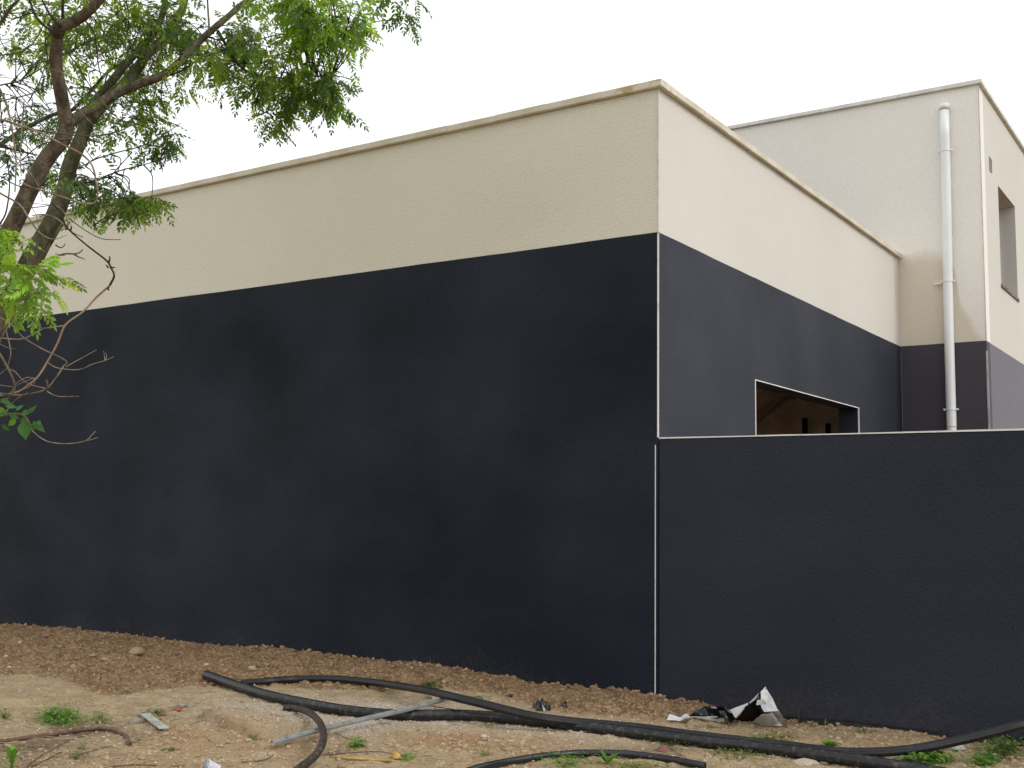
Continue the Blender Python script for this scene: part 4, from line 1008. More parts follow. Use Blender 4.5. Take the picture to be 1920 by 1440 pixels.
leafy(805, 1306, 30, .014, 8, 3, 'green tuft at the top end of the steel channel', BRIGHT)
leafy(915, 1358, 70, .011, 26, 4, 'faint green weed strip just below the thick pipe at centre', [(.18, .22, .07)], hh=.01)
leafy(908, 1412, 40, .013, 12, 5, 'pale seedling group left of the glossy hose', [(.20, .26, .09)], hh=.02)
rosette(1138, 1432, 7, .10, .030, 'upright broad leaved weed in front of the glossy hose', BRIGHT, 1.8)
leafy(1060, 1432, 220, .015, 50, 10, 'leafy ground weed under the left half of the glossy hose', BRIGHT, hh=.055)
leafy(1190, 1436, 200, .016, 55, 8, 'leafy ground weed under the right half of the glossy hose', [(.15, .22, .04), (.20, .24, .06)], hh=.03)
leafy(1262, 1388, 260, .014, 40, 10, 'dark green weed patch right below the thick pipe by the brick', [(.07, .10, .025), (.10, .13, .03)], hh=.03)
leafy(1385, 1410, 320, .015, 60, 12, 'green weed patch below the thick pipe left of the pale rock', [(.12, .19, .04), (.08, .13, .03), (.2, .22, .07)], hh=.025)
leafy(1445, 1380, 420, .013, 50, 8, 'yellow green mossy patch in front of the plastic sheeting', [(.17, .22, .06), (.12, .18, .045), (.24, .23, .09)], hh=.015)
leafy(1330, 1360, 160, .010, 60, 5, 'thin mossy strip between sheeting and pipe', [(.18, .19, .07)], hh=.008)
rosette(1555, 1400, 8, .085, .05, 'broad leaved bright green plant where the two pipes part', BRIGHT, .9)
leafy(1740, 1425, 260, .030, 46, 7, 'broad leafy weed patch under the rising pipe', BRIGHT, hh=.055)
leafy(1878, 1405, 420, .024, 40, 16, 'dense leafy weed clump at the right edge by the low wall', [(.09, .16, .035), (.13, .21, .05), (.18, .24, .09)], hh=.06)
leafy(1845, 1428, 200, .022, 26, 9, 'leafy weeds around the white pebble at lower right', BRIGHT, hh=.04)
tuft(1498, 1352, 4, .13, 3, 'tall thin grass blade at the low wall right of the sheeting', w=.006, lean=.15)
tuft(1520, 1360, 16, .06, 8, 'short spiky grass tuft at the low wall', w=.006)
tuft(1546, 1362, 5, .07, 4, 'two bladed grass sprout left of the round brown stones', w=.008, lean=.3)
tuft(1590, 1370, 30, .03, 20, 'short grass fringe at the low wall right of the round stones')
tuft(1622, 1372, 26, .045, 10, 'grass tuft at the low wall above the parting pipes', w=.006)
tuft(808, 1253, 3, .14, 2, 'tall lone grass stalk against the long dark wall', w=.003, lean=.08, cols=[(.20, .24, .14)])
tuft(268, 1200, 3, .10, 2, 'pale thin stalk against the dark wall at far left', w=.003, lean=.12, cols=[(.30, .30, .25)])
tuft(329, 1205, 2, .06, 2, 'tiny pale stalk against the dark wall, second from left', w=.003, lean=.12, cols=[(.30, .30, .25)])
tuft(1166, 1297, 3, .05, 3, 'thin dry blade at the wall left of the white joint', w=.003, lean=.3, cols=[(.2, .18, .12)])
# sparse green film of seedlings towards the right
b = LB(); p = rand_ground(16000); a_, b_ = px_of(p[:, 0], p[:, 1], p[:, 2])
kk = (RNG.random(len(p)) < np.clip((a_-1150)/700, 0, 1)*.34+np.clip((b_-1385)/80, 0, 1)*.10)*(fbm(p[:, 0]*2.5, p[:, 1]*2.5, 3, 88) > -.05)
for q in p[kk]:
    a = random.random()*6.28
    b.blade(q, (math.cos(a), math.sin(a), .7), random.uniform(.012, .03), random.uniform(.003, .007), jit(random.choice([(.16, .20, .06), (.11, .17, .04), (.24, .22, .10)])), .8, seg=2, prof=[.6, 1, .1])
tag(b.build('seedlings'), 'sparse green and yellowing seedlings dotted over the ground', 'weeds', kind='stuff')

# ------------------------------------------------------------------ the tree
def bark_mat(name, a, b2, fac=(.4, .6)):
    return mat(name, a, .9, .15, vscale=14, col2=b2, fac=fac, bump=1.0, bscale=34, bdist=.035, detail=9, stretch=(1, 1, .4))
BARK_G = bark_mat('grey_green_bark', (.17, .15, .10), (.07, .075, .04))
BARK_B = bark_mat('brown_bark', (.075, .058, .042), (.17, .14, .10))
TWIG_P = mat('pale_dead_twig', (.25, .20, .15), .85, .2, vscale=20, col2=(.14, .105, .075), bump=.4)
TWIG_O = mat('orange_dead_twig', (.33, .22, .13), .8, .2, vscale=9, col2=(.25, .20, .15), bump=.4)
TWIG_D = mat('dark_twig', (.045, .034, .024), .85, .2, vscale=20, var=.3, bump=.4)
TWIG_G = mat('olive_twig', (.12, .115, .06), .8, .2, vscale=20, var=.3, bump=.3)
base = depth_pt(-230, 1330, 7.0)
tree = empty('tree', (float(base[0]), float(base[1]), .09), 'leaning tree with feathery green leaves at the left edge', 'tree')
branch_pts = []
def limb(L, D, w, m, name='branch', n=8, knob=.06, sub=6, label=None, reg=True, dd=0.0, par=None):
    """L pixels; D depth or (d0, d1); w width in px or (w0, w1)"""
    D0, D1 = D if isinstance(D, tuple) else (D, D); w0, w1 = w if isinstance(w, tuple) else (w, w); k = len(L)
    P = []; R = []
    for i, q in enumerate(L):
        t = i/(k-1); d_ = D0+(D1-D0)*t+(dd*math.sin(i*1.7) if 0 < i < k-1 else 0); P.append(depth_pt(q[0], q[1], d_)); R.append((w0+(w1-w0)*t)*d_/FPX/2)
    V_, F_ = tube_geo(P, R, n=n, sub=sub, knob=knob, seed=k*7+int(L[0][0])+5000)
    o = link(name, mesh(name, V_, F_, m, True), None); pr = par or tree; o.parent = pr; o.location = -Vector(pr.location)
    if label: o['label'] = label
    if reg:
        PP, _ = catmull(P, R, 4)
        branch_pts.extend(PP.tolist())
    return o
# trunk of the grey stem, from the ground off the picture
limb([(-232, 1345), (-205, 1200), (-160, 1000), (-100, 820), (-45, 680), (8, 583), (58, 486), (97, 418), (120, 360), (130, 312), (147, 272), (168, 222)], (7.0, 7.2), (50, 24), BARK_G, 'trunk', 14, .05, 6, 'smooth grey green main stem')
limb([(168, 222), (200, 188), (244, 147), (276, 103), (300, 78), (335, 30), (360, -40), (400, -160)], (7.2, 8.0), (25, 9), BARK_G, n=10)
limb([(168, 222), (180, 190), (212, 150), (236, 120), (262, 92), (300, 40), (318, -60), (340, -200)], (7.25, 7.9), (19, 8), BARK_G, n=10)
limb([(-170, 1080), (-110, 850), (-60, 640), (-20, 520), (28, 415), (56, 353), (88, 297), (119, 259), (125, 231)], (6.95, 6.8), (39, 27), BARK_B, 'trunk', 12, .08, 6, 'darker brown second stem')
limb([(125, 235), (116, 187), (106, 125), (107, 75), (113, 52)], (6.8, 6.55), (25, 22), BARK_B, n=12, knob=.05)
limb([(104, 60), (113, 50), (128, 45), (146, 36), (169, 17), (190, -5), (230, -60), (300, -170), (380, -330)], (6.55, 6.0), (24, 14), BARK_B, n=12, knob=.05)
limb([(122, 240), (146, 219), (178, 200), (219, 175), (259, 158), (306, 141), (341, 112), (375, 76), (404, 51), (428, 31), (456, 6), (500, -20), (600, -80), (700, -150)], (6.8, 7.4), (21, 7), BARK_B, n=10, knob=.10)
limb([(-20, 285), (40, 245), (100, 215), (131, 209), (172, 169), (203, 134), (250, 103), (297, 62), (337, 44)], (7.6, 8.2), (9, 3), BARK_G)
T = TWIG_D; G = TWIG_G; Pp = TWIG_P
twigs = [
 ([(115, 50), (117, 34), (118, 0), (122, -50)], 6.5, (6, 5), T), ([(48, -30), (56, 0), (69, 34), (97, 59), (112, 66)], 6.4, (4, 5), T),
 ([(113, 50), (92, 25), (70, -20)], 6.4, (5, 3), T),
 ([(156, 34), (170, 52), (178, 69), (184, 119), (191, 150)], 6.5, (3.5, 2), T),
 ([(-20, 278), (0, 275), (41, 284), (69, 291)], 6.3, (6, 3), T),
 ([(47, 240), (109, 250), (175, 255), (219, 247), (256, 231), (300, 215)], 6.5, (3.5, 2), G),
 ([(160, 312), (175, 300), (219, 286), (269, 273), (306, 253), (339, 231)], 7.0, (3.5, 1.5), G),
 ([(140, 350), (181, 337), (225, 320), (269, 309), (300, 300)], 7.2, (3.5, 1.5), T),
 ([(-20, 60), (0, 44), (19, 16), (34, 0), (60, -30)], 7.5, (8, 5), G),
 ([(388, -20), (390, 20), (392, 50), (391, 70)], 7.1, (3, 4.5), BARK_B),
 ([(408, 57), (423, 83), (437, 109), (456, 129), (477, 139), (503, 144), (551, 147), (586, 143), (620, 146)], 7.3, (6, 2), T),
 ([(340, 112), (362, 101), (409, 110), (463, 119), (496, 116), (529, 101), (567, 86), (600, 80)], 7.4, (4, 1.5), G),
 ([(477, 145), (477, 165), (479, 200), (482, 218)], 7.3, (2.5, 2), T),
 ([(330, 128), (350, 126), (378, 108), (420, 95), (470, 78), (520, 66), (553, 65)], 7.6, (3, 1.5), G),
 ([(306, 145), (340, 133), (372, 110), (395, 90)], 7.5, (4, 2), T),
 ([(0, 160), (40, 150), (90, 120), (140, 90), (220, 60)], 7.8, (3, 1.5), G),
 ([(-10, 105), (45, 95), (75, 60), (88, 20), (95, -20)], 7.4, (2.5, 1.5), G),
 ([(0, 190), (60, 175), (105, 150)], 7.3, (2.5, 2), G), ([(130, 95), (160, 120), (200, 140), (240, 150)], 7.0, (2.5, 1.5), G),
 ([(240, 20), (275, 45), (300, 90), (296, 140)], 7.0, (2, 1.5), G), ([(310, -10), (300, 30), (285, 70), (290, 110)], 7.2, (2, 1.5), G),
 ([(355, -10), (330, 60), (300, 100), (270, 150)], 7.0, (2.5, 1.5), G), ([(190, -10), (230, 40), (300, 75), (350, 90)], 7.3, (2, 1.5), G),
 ([(128, 100), (150, 130), (175, 170), (200, 190)], 6.6, (2.5, 1.5), T), ([(40, 300), (80, 270), (130, 262)], 6.6, (2, 2), T),
 ([(225, 165), (215, 190), (195, 235)], 6.9, (4, 2), BARK_B), ([(0, 420), (12, 395), (18, 340), (10, 280)], 6.3, (4, 2), T),
 ([(-10, 150), (10, 190), (22, 240), (30, 300), (28, 360)], 6.0, (5, 2.5), Pp), ([(45, 190), (42, 230), (38, 290), (40, 330)], 5.9, (2.5, 1.5), Pp),
 ([(150, 340), (170, 362), (185, 372)], 6.4, (3, 2), T), ([(0, 330), (40, 350), (90, 345), (140, 320), (190, 290)], 6.5, (2.5, 1.5), T),
 ([(75, 497), (90, 466), (108, 434), (119, 419)], 7.0, (6, 7), BARK_B), ([(64, 485), (72, 470), (82, 466)], 7.0, (2, 3), BARK_B),
 ([(70, 500), (83, 491), (97, 483), (123, 476), (140, 476), (150, 473), (155, 468)], 6.9, (5, 2), BARK_B), ([(138, 476), (146, 481), (159, 486)], 6.9, (4, 1.5), BARK_B), ([(120, 478), (112, 478), (103, 476)], 6.9, (3, 1), BARK_B),
 ([(104, 459), (112, 464), (118, 463), (122, 457)], 6.7, (2.5, 1.5), T),
 ([(-30, 660), (0, 626), (22, 600), (43, 580), (50, 560), (58, 530)], 6.7, (12, 5), BARK_B), ([(22, 602), (35, 598), (48, 586)], 6.7, (6, 3), BARK_B),
]
for L, D, wd, m in twigs: limb(L, D, wd, m, n=6, knob=.08, sub=5, dd=.02)
dead = [
 ([(-25, 215), (0, 223), (31, 233), (78, 250), (119, 272), (150, 287), (172, 309), (181, 344), (183, 366), (175, 381), (150, 380), (119, 370), (62, 352), (44, 344)], 5.6, (7, 4), Pp, 'pale dead branch looping in front of the stems'),
 ([(97, 380), (115, 401), (126, 427), (162, 459), (199, 488), (208, 502), (214, 517), (206, 535)], 5.7, (4, 6), TWIG_D, 'dark upper half of the kinked dead branch'),
 ([(206, 535), (181, 557), (155, 585), (123, 609), (108, 643), (90, 676), (72, 705), (54, 721), (32, 735), (-10, 743)], 5.7, (6, 4.5), TWIG_O, 'orange brown lower half of the kinked dead branch'),
 ([(-30, 340), (0, 362), (36, 383), (54, 409), (72, 434), (90, 446), (105, 448), (125, 441)], 5.6, (6, 2), Pp, None),
 ([(60, 404), (85, 402), (110, 412), (126, 430)], 5.7, (3, 4), Pp, None),
 ([(55, 381), (90, 384), (110, 388), (124, 405), (128, 425)], 5.7, (2, 3), Pp, None),
 ([(45, 425), (65, 415), (88, 404)], 5.6, (1.5, 2), Pp, None),
 ([(20, 460), (45, 452), (70, 440)], 5.6, (2, 1.5), Pp, None),
 ([(-20, 634), (0, 634), (40, 636), (65, 625), (83, 616), (119, 611)], 5.6, (4, 3.5), Pp, None),
 ([(53, 592), (60, 602), (72, 612), (83, 616)], 5.6, (2, 2), Pp, None),
 ([(88, 679), (108, 690), (148, 693), (173, 683), (197, 676), (213, 669)], 5.6, (3.5, 2), Pp, None),
 ([(197, 677), (196, 668), (194, 658)], 5.6, (2.5, 1.5), Pp, None), ([(198, 676), (200, 667), (197, 660)], 5.6, (2, 1), Pp, None),
 ([(123, 688), (152, 672), (181, 656)], 5.6, (3, 2), Pp, None),
 ([(0, 596), (18, 605), (43, 632), (79, 654), (123, 676), (119, 687), (105, 708), (87, 732)], 5.7, (3, 4), Pp, None),
 ([(-20, 640), (0, 665), (13, 687), (22, 705), (27, 723), (22, 741), (0, 755)], 5.5, (7, 6), BARK_B, None),
 ([(-20, 738), (0, 738), (36, 741), (65, 737), (88, 728), (87, 712)], 5.5, (6, 6), BARK_B, None),
 ([(88, 734), (108, 743), (148, 743)], 5.5, (3.5, 2), Pp, None),
 ([(-20, 712), (0, 701), (14, 692), (28, 697), (42, 712), (60, 722), (84, 728)], 5.55, (3, 3), Pp, None),
 ([(18, 742), (30, 720), (50, 708), (66, 712), (60, 722), (40, 732)], 5.5, (2.5, 2), Pp, None),
 ([(10, 775), (22, 757), (36, 745), (52, 737)], 5.5, (2, 3), Pp, None),
 ([(11, 618), (18, 647), (20, 665), (14, 687)], 5.5, (3, 2.5), Pp, None),
 ([(0, 645), (15, 652), (30, 654)], 5.5, (2, 1), Pp, None), ([(0, 722), (25, 725), (40, 718), (65, 708)], 5.5, (2, 1.5), Pp, None),
 ([(53, 765), (58, 757), (67, 753)], 5.5, (1.5, 1), TWIG_D, None), ([(98, 590), (95, 612), (88, 625)], 5.6, (1.5, 1), TWIG_D, None),
]
for L, D, wd, m, lab in dead: limb(L, D, (wd[0]*.68, wd[1]*.68), m, 'dead_branch', n=7, knob=.12, sub=5, label=lab, reg=False, dd=.015)
rt_ = random.Random(4)
for _ in range(46):     # the tangle of fine bare twigs
    x0, y0 = rt_.uniform(-20, 210), rt_.uniform(20, 430); a_ = rt_.uniform(-1.2, 1.2)+(math.pi if rt_.random() < .4 else 0); l_ = rt_.uniform(50, 150)
    P_ = [(x0, y0)]; 
    for q in range(3): a_ += rt_.gauss(0, .28); P_.append((P_[-1][0]+math.cos(a_)*l_/3, P_[-1][1]+math.sin(a_)*l_/3))
    d_ = rt_.uniform(6.0, 7.4); w_ = rt_.uniform(1.4, 2.8); limb(P_, (d_, d_+rt_.uniform(-.3, .3)), (w_, w_*.6), rt_.choice([Pp, TWIG_D, TWIG_G]), 'bare_twig', n=5, knob=.1, sub=3, reg=False)
# thorns and snapped stubs on the kinked branch
for L in ([(204, 492), (206, 484), (205, 480)], [(206, 500), (212, 502), (216, 501)], [(203, 502), (200, 498), (198, 497)], [(203, 540), (205, 536), (206, 533)], [(201, 541), (204, 543), (203, 545)], [(128, 430), (124, 428), (122, 432)], [(132, 432), (134, 426), (133, 422)], [(122, 611), (127, 603), (128, 600)], [(126, 608), (131, 606), (134, 608)]):
    limb(L, 5.7, (4, 1.5), TWIG_D, 'stub', n=5, sub=2, reg=False)

# --- feathery compound leaves
LEAF = tint_mat('compound_leaf', .5, .35, 0, trans=.52, objrand=False)
LEAFI = tint_mat('compound_leaf_near', .5, .35, 0, trans=.52, objrand=True)
def leaf_geo(seed, Lr=.19, pairs=6, ll=.040, lw=.0165):
    rs_ = np.random.RandomState(seed); v = []; f = []
    def P(t): return np.array([Lr*t, .012*math.sin(3*t+seed), -Lr*.32*t*t])
    def leaflet(base_, ang, roll, L, W):
        d = np.array([math.cos(ang), math.sin(ang), -.25-.3*rs_.rand()]); d /= np.linalg.norm(d)
        s = np.cross([0, 0, 1.0], d); s /= np.linalg.norm(s); n_ = np.cross(d, s); s = s*math.cos(roll)+n_*math.sin(roll); n_ = np.cross(d, s)
        o_ = len(v); dr = n_*(-.12*L)
        for a, w_ in ((0, 0), (.3, .5), (.3, -.5), (.7, .42), (.7, -.42), (1, 0)):
            v.append(base_+d*L*a+s*W*w_+n_*abs(w_)*W*.25+dr*a*a)
        f.extend([(o_, o_+1, o_+2), (o_+1, o_+3, o_+4, o_+2), (o_+3, o_+5, o_+4)])
    for i in range(pairs):
        t = .22+.72*i/(pairs-1); k = .7+.45*math.sin(math.pi*(.15+.75*t))
        for sd in (-1, 1):
            leaflet(P(t)+np.array([0, sd*.0015, 0]), sd*(1.05-.25*t+(rs_.rand()-.5)*.3), (rs_.rand()-.5)*1.2, ll*k*(.85+.3*rs_.rand()), lw*k*(.85+.3*rs_.rand()))
    leaflet(P(1.0), 0, 0, ll, lw)
    for i in range(3):      # rachis, a thin three sided strip
        a, b_ = P(i/3), P((i+1)/3); o_ = len(v)
        for q in (a, b_):
            for th in (0, 2.1, 4.2): v.append(q+np.array([0, .0011*math.cos(th), .0011*math.sin(th)]))
        f.extend([(o_, o_+1, o_+4, o_+3), (o_+1, o_+2, o_+5, o_+4), (o_+2, o_, o_+3, o_+5)])
    return np.array(v), f
NV = 12
LG = [leaf_geo(i, Lr=.15+.05*(i % 4)/3, pairs=5+i % 3) for i in range(NV)]
leaves = []      # (base, dir, up, scale, variant, colour, inframe)
twigV = []; twigF = []
def pix(p):
    d = np.array(p)-CAM; D = d@CF; return IW/2+FPX*(d@CR)/D, IH/2-FPX*(d@CU)/D, D
BPTS = None
CG = {'d': (.070, .135, .033), 'm': (.15, .25, .04), 'y': (.25, .36, .045), 'b': (.19, .36, .045), 't': (.08, .15, .06)}
def cluster(px, py, rx, ry, n, D=7.6, dD=.35, sc=1.0, mixc='dmmy', droop=.3, conn=True):
    c = depth_pt(px, py, D+random.gauss(0, .1)); m_ = D/FPX
    hubs = [c+CR*random.gauss(0, rx*.4)*m_+CU*random.gauss(0, ry*.4)*m_+CF*random.gauss(0, dD*.7) for _ in range(max(1, n//7))]
    if conn and BPTS is not None:
        for h in hubs[:1+n//12]:
            d2 = ((BPTS-h)**2).sum(1); j = int(np.argmin(d2)); q = BPTS[j]
            if d2[j] > 4: continue
            mid = (q+h)/2+np.array([random.gauss(0, .03), random.gauss(0, .03), .05]); r = .0035
            V_, F_ = tube_geo([q, mid, h], [r*1.5, r, r*.6], n=5, sub=4, cap=False); o_ = len(twigV); twigV.extend(V_.tolist()); twigF.extend([tuple(k+o_ for k in g_) for g_ in F_])
            for h2 in hubs:
                if h2 is h or ((h2-h)**2).sum() > .3: continue
                m2 = (h+h2)/2+np.array([0, 0, .02]); V_, F_ = tube_geo([h, m2, h2], [r*.7, r*.6, r*.4], n=4, sub=3, cap=False); o_ = len(twigV); twigV.extend(V_.tolist()); twigF.extend([tuple(k+o_ for k in g_) for g_ in F_])
    for i in range(n):
        h = hubs[i % len(hubs)]
        b_ = h+CR*random.gauss(0, rx*.28)*m_+CU*random.gauss(0, ry*.28)*m_+CF*random.gauss(0, dD*.3)
        out_ = (b_-c); ln = np.linalg.norm(out_)+1e-6
        d = out_/ln*.7+np.array([random.gauss(0, .6), random.gauss(0, .6), random.gauss(-droop, .35)]); d /= np.linalg.norm(d)
        up = np.array([random.gauss(0, .35), random.gauss(0, .35), 1.0])
        cc = jit(CG[random.choice(mixc)], .25); leaves.append((b_, d, up, sc*random.uniform(.75, 1.15), random.randrange(NV), cc))
BPTS = np.array(branch_pts)
Z = [ # px, py, rx, ry, n, depth, colours
 (50, 40, 60, 45, 34, 8.0, 'dmyy'), (150, 55, 60, 45, 34, 8.0, 'dmyy'), (230, 60, 60, 50, 44, 7.8, 'dmmy'), (310, 45, 60, 50, 44, 7.8, 'ddmy'), (65, 125, 55, 45, 26, 8.2, 'dmyt'), (175, 115, 60, 45, 36, 8.0, 'dmmy'),
 (255, 110, 50, 35, 26, 8.0, 'dmyt'), (325, 90, 40, 35, 28, 7.7, 'ddm'), (40, 210, 45, 50, 26, 8.2, 'dmt'), (150, 190, 55, 35, 18, 8.2, 'dmt'), (90, 220, 40, 40, 16, 8.3, 'dt'), (40, 300, 40, 45, 20, 7.5, 'ddt'), (90, 330, 60, 35, 22, 8.1, 'dmt'),
 (15, 80, 30, 50, 14, 8.4, 'tmy'), (370, 60, 40, 30, 20, 7.6, 'ddm'), (200, 20, 60, 30, 30, 7.4, 'myy'), (290, 10, 60, 25, 28, 7.3, 'mmy'), (370, 15, 40, 20, 16, 7.5, 'dm'), (120, 270, 40, 40, 12, 8.0, 'dmt'),
 (425, 75, 40, 30, 20, 7.5, 'ddmy'), (480, 60, 45, 30, 20, 7.6, 'ddm'), (480, 105, 45, 30, 32, 7.4, 'dmmy'), (540, 130, 50, 24, 34, 7.3, 'mmyy'), (405, 130, 28, 16, 20, 7.3, 'myy'), (455, 155, 30, 22, 18, 7.3, 'dmy'),
 (500, 165, 40, 26, 22, 7.3, 'dmm'), (560, 165, 45, 20, 26, 7.3, 'ddm'), (610, 155, 28, 22, 20, 7.3, 'ddm'), (632, 172, 16, 14, 6, 7.3, 'dd'), (540, 205, 22, 22, 12, 7.3, 'dmm'), (562, 215, 16, 18, 7, 7.3, 'dmy'), (500, 232, 18, 14, 11, 7.3, 'myd'), (465, 185, 6, 10, 3, 7.3, 'my'),
 (520, 20, 40, 22, 26, 7.0, 'mmb'), (575, 30, 45, 28, 52, 6.7, 'mbby'), (635, 35, 40, 30, 52, 6.7, 'mbby'), (600, 60, 50, 18, 30, 6.8, 'dmb'), (665, 45, 24, 30, 18, 6.8, 'myb'), (688, 50, 12, 28, 5, 6.9, 'my'), (560, -10, 70, 20, 40, 6.8, 'mb'),
 (270, 175, 26, 30, 26, 7.6, 'dmmy'), (262, 225, 26, 28, 20, 7.5, 'dmm'), (300, 250, 24, 22, 16, 7.4, 'dm'), (330, 272, 16, 14, 7, 7.3, 'dd'), (290, 285, 20, 12, 7, 7.3, 'dd'), (225, 215, 26, 24, 12, 7.6, 'dmt'), (215, 265, 24, 20, 8, 7.6, 'dm'), (345, 165, 14, 20, 5, 7.6, 'my'),
 (165, 350, 36, 22, 20, 7.4, 'ddt'), (205, 355, 30, 16, 16, 7.3, 'ddt'), (228, 375, 24, 14, 22, 7.2, 'ddm'), (255, 385, 20, 14, 14, 7.2, 'dmy'), (278, 385, 14, 12, 8, 7.1, 'my'), (185, 385, 24, 12, 12, 7.3, 'dm'), (150, 400, 16, 10, 4, 7.3, 'dm'), (240, 350, 16, 6, 4, 7.2, 'd'),
 (600, 175, 40, 18, 24, 7.2, 'ddm'), (635, 178, 20, 16, 10, 7.2, 'dm'), (575, 150, 50, 16, 26, 7.2, 'myy'), (520, 185, 34, 20, 18, 7.2, 'dmy'), (400, 138, 26, 14, 14, 7.2, 'yym'),
 (755, -8, 18, 6, 5, 7.2, 'd'), (735, -14, 16, 6, 5, 7.2, 'd'), (780, -12, 14, 6, 4, 7.2, 'd'),
]
for px, py, rx, ry, n, D, mc in Z: cluster(px, py-7, rx, ry*.9, int(n*1.6+.5), D, .35, .84, mc)
# nearer bright sprays hanging in from the left
for px, py, rx, ry, n, D in ((0, 425, 24, 14, 10, 4.9), (12, 450, 24, 12, 7, 4.9), (22, 505, 32, 14, 14, 4.8), (60, 512, 28, 12, 14, 4.8), (88, 530, 16, 12, 9, 4.75), (40, 545, 24, 14, 7, 4.8), (-10, 520, 20, 26, 12, 4.9), (82, 556, 10, 8, 3, 4.7), (-20, 470, 20, 20, 8, 4.9)):
    cluster(px, py, rx, ry, n, D, .12, .82, 'bbym' if px > 10 else 'mbb', .35, conn=False)
limb([(-140, 620), (-80, 540), (-30, 505), (20, 500), (70, 512)], (5.2, 4.8), (6, 2), TWIG_G, n=6, reg=False)
limb([(-90, 550), (-60, 470), (-30, 432), (10, 422)], (5.1, 4.9), (4, 2), TWIG_G, n=6, reg=False)
limb([(20, 500), (45, 525), (75, 548)], (4.85, 4.75), (2.5, 1.5), TWIG_G, n=5, reg=False)
nin = len(leaves)
# the crown beyond the frame: above and to the left
for i in range(95):
    if i % 2: px, py = random.uniform(-900, -60), random.uniform(-700, 420)
    else: px, py = random.uniform(-300, 760), random.uniform(-800, -90)
    cluster(px, py, 80, 60, 26, random.uniform(6.0, 9.5), .5, 1.1, 'dmmy')
# build: the 300 nearest in view as single leaves, the rest joined
def basis(d, up):
    x_ = d/np.linalg.norm(d); y_ = np.cross(up, x_); y_ /= np.linalg.norm(y_)+1e-9; return x_, y_, np.cross(x_, y_)
vis = []
for i in range(nin):
    b_, d, up, sc, va, cc = leaves[i]; a_, c_, D_ = pix(b_+d*.08)
    if 0 < a_ < IW and 0 < c_ < IH: vis.append((D_/sc, i))
vis.sort(); single = set(i for _, i in vis[:300])
CK = list(CG.values()); cache = {}
for i in single:
    b_, d, up, sc, va, cc = leaves[i]
    ck = min(range(len(CK)), key=lambda k_: sum((CK[k_][j]-cc[j])**2 for j in range(3)))
    if (va, ck) not in cache:
        v_, f_ = LG[va]; cache[(va, ck)] = mesh('leaf', v_, f_, LEAFI, True, [(*CK[ck], 1)]*len(v_))
    o = bpy.data.objects.new('leaf', cache[(va, ck)]); COL.objects.link(o); o.parent = tree
    x_, y_, z_ = basis(d, up); Mx = Matrix.Identity(4)
    for r_ in range(3): Mx[r_][0], Mx[r_][1], Mx[r_][2] = x_[r_]*sc, y_[r_]*sc, z_[r_]*sc
    Mx.translation = Vector(b_)-Vector(tree.location); o.matrix_local = Mx
AV = []; AF3 = []; AC = []; off = 0
LGt = []
for v_, f_ in LG:
    t_ = []
    for q in f_:
        t_.append(q[:3])
        if len(q) == 4: t_.append((q[0], q[2], q[3]))
    LGt.append((v_, np.array(t_)))
for i, (b_, d, up, sc, va, cc) in enumerate(leaves):
    if i in single: continue
    v_, t_ = LGt[va]; x_, y_, z_ = basis(d, up)
    W_ = b_+sc*(v_[:, :1]*x_+v_[:, 1:2]*y_+v_[:, 2:3]*z_)-np.array(tree.location)
    AV.append(W_); AF3.append(t_+off); AC.append(np.tile([*cc, 1], (len(v_), 1))); off += len(v_)
fo = link('foliage', np_mesh('foliage', np.concatenate(AV), np.concatenate(AF3), LEAF, True, np.concatenate(AC))); fo.parent = tree
fo['kind'] = 'stuff'; fo['label'] = 'feathery leaves of the crown'
me = mesh('twigs', np.array(twigV)-np.array(tree.location), twigF, TWIG_D, True); o = link('twigs', me); o.parent = tree; o['kind'] = 'stuff'

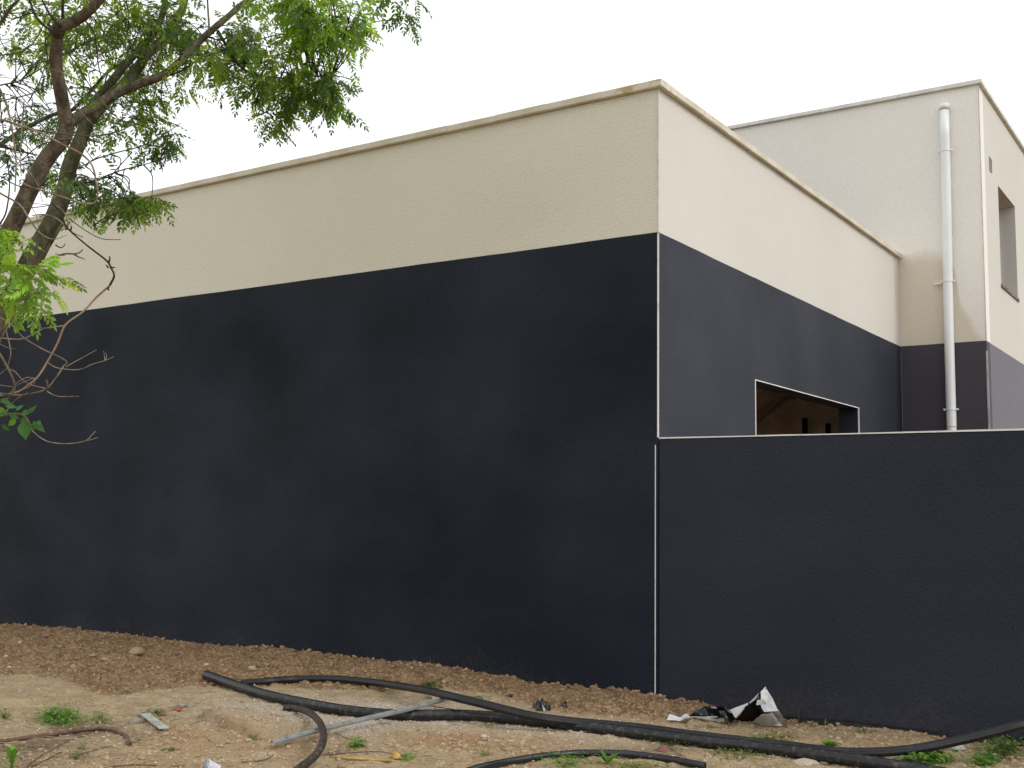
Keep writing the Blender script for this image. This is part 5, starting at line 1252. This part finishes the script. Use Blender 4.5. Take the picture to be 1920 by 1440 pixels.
# --- broad leaved shrub poking in lower left
sb = depth_pt(-160, 1330, 5.2)
shrub = empty('shrub', (float(sb[0]), float(sb[1]), .09), 'sprig of broad pointed green leaves at the left edge below the dead branches', 'shrub')
limb([(-165, 1560), (-140, 1300), (-110, 1050), (-70, 880), (-30, 800), (10, 778), (45, 780), (61, 808)], (5.2, 5.0), (10, 3), TWIG_G, 'stem', n=6, reg=False, par=shrub)
limb([(61, 808), (75, 820), (94, 829), (126, 832), (159, 827), (172, 816), (179, 809)], 5.0, (2.5, 1.5), Pp, 'twig', n=5, reg=False, par=shrub)
limb([(159, 827), (172, 824), (184, 820)], 5.0, (1.5, 1), Pp, 'twig', n=5, reg=False, par=shrub)
limb([(-70, 880), (-40, 760), (0, 640), (25, 605), (40, 612)], (5.1, 5.3), (4, 2), TWIG_G, 'twig', n=5, reg=False, par=shrub)
def broad(px, py, tx, ty, wpx, D, colr):
    b = LB(); a = depth_pt(px, py, D); t = depth_pt(tx, ty, D-.02+random.random()*.06); d = t-a; L = np.linalg.norm(d); d /= L
    s = np.cross(CF, d); s /= np.linalg.norm(s); s = s*.85+CF*random.uniform(-.5, .5); n_ = np.cross(s, d); W_ = wpx*D/FPX/2
    v = []; c = []; f = []; K = 7; pr = [.05, .6, .95, 1, .85, .55, .25, 0]
    for i in range(K+1):
        q = a+d*L*i/K-n_*.12*L*(i/K)**2*random.uniform(.6, 1.4)
        v += [q-s*W_*pr[i]+n_*W_*pr[i]*.3, q, q+s*W_*pr[i]+n_*W_*pr[i]*.3]
    for i in range(K): k = 3*i; f += [(k, k+1, k+4, k+3), (k+1, k+2, k+5, k+4)]
    v = np.array(v)-np.array(shrub.location)
    o = link('leaf', mesh('leaf', v, f, LEAFG, True, [(*jit(colr, .2), 1)]*len(v))); o.parent = shrub
GL = (.055, .15, .045); GB = (.12, .27, .04)
for q in ((2, 748, 22, 758, 12), (10, 760, 34, 764, 10), (-8, 765, 14, 775, 13), (18, 775, 36, 786, 14), (40, 776, 62, 770, 12), (45, 782, 50, 800, 22), (44, 790, 48, 826, 26), (62, 790, 86, 812, 14), (70, 790, 78, 796, 10), (30, 785, 14, 800, 13), (5, 795, 18, 810, 12), (0, 800, -8, 812, 12), (-5, 780, 12, 770, 14), (50, 775, 70, 760, 9), (55, 800, 74, 798, 14), (30, 770, 44, 758, 10)):
    broad(*q[:4], q[4], 5.0, random.choice([GL, GL, GB]))
for q in ((28, 602, 40, 618, 12), (36, 606, 47, 622, 11), (30, 612, 28, 628, 9), (22, 604, 34, 600, 9), (38, 602, 46, 606, 8)):
    broad(*q[:4], q[4], 5.3, GB)
